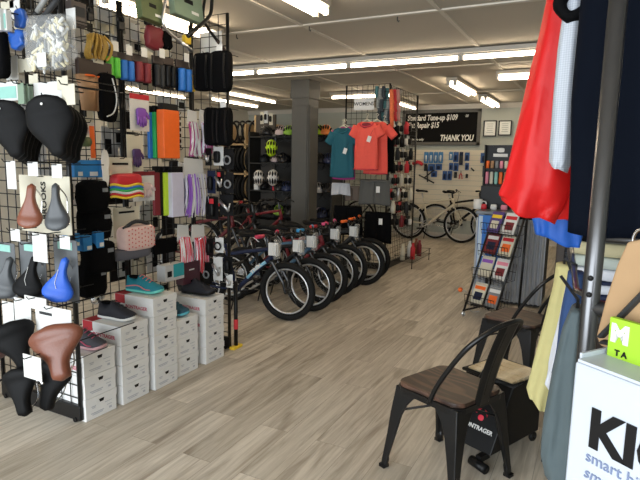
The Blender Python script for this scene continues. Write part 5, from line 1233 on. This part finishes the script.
def coat(label, Y, outline, m, sleeve=None, seed=1, fold=.012, d=.12, sY=-.06, slope=0., sslope=0., cat='jacket', kx=5):
    t, cx, z0 = draped('jacket', label, cat, Y, outline, m, d, fold, seed, kx=kx, slope=slope)
    if sleeve:
        q, _, _ = draped('sleeve', 'x', 'x', Y+sY, sleeve, m, .09, fold*.8, seed+7, kx=3.2, slope=sslope)
        part_of(t, q, 'sleeve')
    coat_hanger(t, 2.07-z0, BLACK, .12)
    return t
coat('bright red jacket hanging left on the garment rack', YR, [(-48, 572, 600), (-30, 562, 640), (0, 560, 655), (60, 557, 660), (120, 553, 660), (180, 549, 660), (226, 546, 662)], RJ,
     [(-40, 553, 592), (0, 546, 588), (40, 538, 582), (90, 525, 577), (140, 513, 574), (185, 503, 571), (200, 499, 566), (214, 501, 556)], 3, .018, slope=-.01, sslope=-.028)
coat('pale grey patterned jacket between the red and the navy ones', YW, [(-60, 590, 630), (-40, 584, 650), (40, 582, 655), (140, 580, 655), (190, 580, 650)], WJ,
     [(-40, 572, 596), (6, 564, 586), (50, 558, 581), (100, 553, 577), (150, 549, 573), (163, 549, 571), (169, 551, 568)], 5, .006, d=.08, sslope=-.008)
coat('navy jacket hanging closest to the rack post', YN, [(-75, 600, 650), (-50, 586, 690), (0, 580, 700), (50, 576, 700), (100, 572, 700), (170, 570, 700), (236, 567, 702)], NJ, None, 8, .008, slope=0)
coat('royal blue jersey peeking out below the red jacket', YB, [(-30, 560, 620), (60, 552, 612), (150, 545, 600), (215, 531, 588), (240, 534, 580)], BJ, None, 11, .009, slope=-.02, d=.1)
t = thing('neck_warmer', 'black neck warmer hung over the pale grey jacket at the top edge', 'neck warmer', on_y(576, 2, YW-.1))
MB().torus((0, 0, 0), .035, .016, 'y', 20, 10, 1.6).warp(lambda p: Vector((p.x, p.y, p.z*.9+.004*math.sin(p.x*120)))).build('knit_tube', BLKF, t, smooth=True)
MB().tube([(0, .02, .03), (0, .05, .15), (.0, .1, 2.075-t.location.z)], .003, 5).build('cord', BLACK, t)
def legwear(label, Y, outline, m, seed, d=.09, slope=0., fold=.008):
    t, cx, z0 = draped('trousers', label, 'trousers', Y, outline, m, d, fold, seed, kx=3, slope=slope)
    xr = -.065-.035*(Y-1.3)/1.15
    MB().tube([(0, 0, -.01), (0, 0, .02), (xr-cx, 0, max(.03, 1.245-z0))], .004, 5).build('hook', WIRE, t)
    return t
legwear('grey green trousers hanging nearest on the lower rail', 1.36, [(308, 571, 584), (330, 562, 584), (370, 552, 582), (420, 544, 580), (460, 540, 578), (482, 543, 576)], mat('grey_green_cloth', (.085, .115, .125), rough=.8), 3, .10, slope=-.012)
legwear('navy blue shorts between the grey green and pale yellow pairs', 1.62, [(272, 568, 584), (300, 563, 584), (340, 557, 580), (375, 552, 574)], mat('navy_cloth', (.02, .055, .16), rough=.8), 5, .08)
legwear('white shorts showing below the navy blue pair', 1.74, [(285, 566, 580), (330, 556, 574), (365, 548, 566), (386, 545, 560)], mat('white_cloth', (.62, .64, .7), rough=.85), 9, .05)
legwear('pale yellow shorts hanging farthest on the lower rail', 1.84, [(264, 556, 573), (285, 553, 572), (320, 545, 568), (360, 534, 561), (392, 526, 554), (402, 529, 550)], mat('pale_yellow_cloth', (.50, .45, .2), rough=.85), 7, .09, slope=-.02)
# display table with folded clothes behind the rack
tb = thing('display_table', 'small dark table carrying folded clothes behind the rack', 'table', (.14, 3.05, 0))
MB().box((0, 0, .78), (.62, .5, .03)).build('table_top', DGREY, tb, bevel=.004)
for x in (-.28, .28):
    for y in (-.22, .22): MB().box((x, y, .385), (.035, .035, .77)).build('leg', DGREY, tb)
fz = .796
for i, (m, th, w) in enumerate(((mat('pale_yellow_cloth', (.58, .52, .24)), .06, 'pale yellow folded garment at the bottom of the pile'), (NAVY, .035, 'navy folded garment above the pale yellow one'), (mat('white_cloth', (.62, .64, .7)), .05, 'white folded garment with narrow stripes'), (NAVY, .02, 'thin navy striped folded garment'), (mat('white_cloth', (.6, .62, .7)), .06, 'white folded garment in the upper pile'), (mat('mint_cloth', (.45, .5, .46), rough=.85), .06, 'pale grey green folded garment'), (mat('sand_cloth', (.5, .45, .28), rough=.85), .07, 'sand coloured folded garment near the top'), (BLKF, .05, 'black folded garment on top of the pile'))):
    o = MB().sup((0, 0, th/2), (.42, .32, th), .3, 24, 8).warp(lambda p: Vector((p.x, p.y, p.z+.004*math.sin(p.x*25+i)))).build('folded_garment', m, loc=(.10+.01*(i % 3-1), 3.02, fz), smooth=True)
    tag(o, w, 'folded clothes', 'pile of folded clothes'); fz += th*.96
cb = thing('dark_cabinet', 'dark brown cabinet behind the lower rail of clothes', 'cabinet', (.12, 4.9, 0))
MB().box((0, 0, .5), (.8, .4, 1.0)).build('body', mat('dark_walnut', (.035, .02, .012), rough=.5, var=.3, scale=8), cb, bevel=.005)
MB().box((0, 0, 1.01), (.84, .44, .03)).build('top', mat('cabinet_top', (.09, .05, .03), rough=.5), cb, bevel=.004)
for s in (-1, 1):
    d_ = MB().box((s*.2, -.205, .5), (.38, .02, .9)).build('door', mat('dark_walnut', (.035, .02, .012)), cb, bevel=.004); MB().sup((s*.04, -.222, .55), (.02, .02, .02), 1, 10, 6).build('knob', STEEL, d_)
# ================================================================ white carton with bag and card, lower right corner
z = 1.215
pa = on_z(575, 361, z); pb = on_z(640, 386, z)
ax = (pb-pa); ax.z = 0; ang = math.atan2(ax.y, ax.x)
cw, cd = .52, .165
kt = thing('trainer_carton', 'large white carton with huge black letters, lower right corner', 'carton', (pa.x, pa.y, 0), ang)
CW = mat('glossy_white_board', (.47, .505, .56), rough=.35, var=.02)
MB().box((cw/2, cd/2, z/2), (cw, cd, z)).build('box_body', CW, kt, bevel=.004)
for i, (y0, tilt) in enumerate(((0, .0),)):
    MB().box((cw/2, .03, z+.003), (cw-.01, .06, .004)).build('top_flap', CW, kt)
MB().box((.003, cd/2, z+.006), (.004, cd*.9, .012)).build('side_flap', CW, kt)
def face_text(px, py, s, size, m, bold=0., shear=0.):
    d = ray(px, py); n = Vector((-math.sin(ang), math.cos(ang), 0)); k = (pa-O0).dot(n)/d.dot(n); p = O0+d*k-pa
    lx = p.dot(Vector((math.cos(ang), math.sin(ang), 0)))
    text(s, size, m, kt, TR(lx, -.001, p.z+pa.z), 'lettering', bold=bold, shear=shear, align='LEFT')
    return lx
face_text(589, 428, 'KICKR', .079, BLACK, bold=.0032)
BT = mat('print_blue_grey', (.16, .20, .32), rough=.5)
face_text(586, 455, 'smart bike trainer',   .024, BT); face_text(584, 471, 'smart entraînement', .024, BT, shear=.2)
q = on_z(622, 350, z); M_ = Matrix.Translation((pa.x, pa.y, 0)) @ Matrix.Rotation(ang, 4, 'Z')
def LX(px, ly, py=360):
    d = ray(px, py); n = Vector((-math.sin(ang), math.cos(ang), 0)); k = ((pa-O0).dot(n)+ly)/d.dot(n)
    return (O0+d*k-pa).dot(Vector((math.cos(ang), math.sin(ang), 0)))
t = thing('green_card', 'lime green card with a white M standing on the carton', 'card', M_ @ Vector((LX(625, .06), .06, z+.001)), ang)
GC = mat('card_lime', (.30, .52, .02), rough=.5)
MB().box((.005, 0, .032), (.062, .010, .062)).build('card', GC, t, bevel=.001)
text('M', .036, WHITE, t, TR(-.008, -.0055, .040), bold=.002); text('T A', .012, BLACK, t, TR(-.004, -.0055, .012), bold=.0004)
def LP(px, py, ly):
    d = ray(px, py); n = Vector((-math.sin(ang), math.cos(ang), 0)); k = ((pa-O0).dot(n)+ly)/d.dot(n); p = O0+d*k-pa
    return (p.dot(Vector((math.cos(ang), math.sin(ang), 0))), p.z)
t = thing('paper_bag', 'kraft paper package with a grey diagonal band on the carton', 'package', M_ @ Vector((0, .11, z+.001)), ang)
ol = [LP(x, y, .11) for x, y in ((606, 352), (603, 335), (612, 300), (624, 264), (634, 242), (655, 238))]
ol[0] = (ol[0][0], 0.)
mx_ = LP(655, 300, .11)[0]
full = ol+[(2*mx_-p[0], p[1]) for p in reversed(ol[:-1])]
MB().rings([[(p[0], y, max(0, p[1])) for p in full] for y in (-.018, .018)]).build('paper_body', KRAFT, t, bevel=.004)
for (x0, y0, x1, y1, r_) in ((600, 336, 652, 286, .013), (601, 346, 612, 344, .012)):
    a_, b_ = LP(x0, y0, .09), LP(x1, y1, .09)
    MB().tube([(a_[0]+.004, -.02, max(.01, a_[1])), (b_[0], -.02, max(.012, b_[1]))], r_, 8, sq=.3).build('grey_band', DGREY, t)
hB = ol[4][1]-.01
MB().tube([(ol[4][0]+.012+.014*math.cos(a), 0, hB+.012+.018*math.sin(a)) for a in [2*PI*k/20 for k in range(20)]], .0025, 8, close=True).build('ring', STEEL, t, smooth=True)
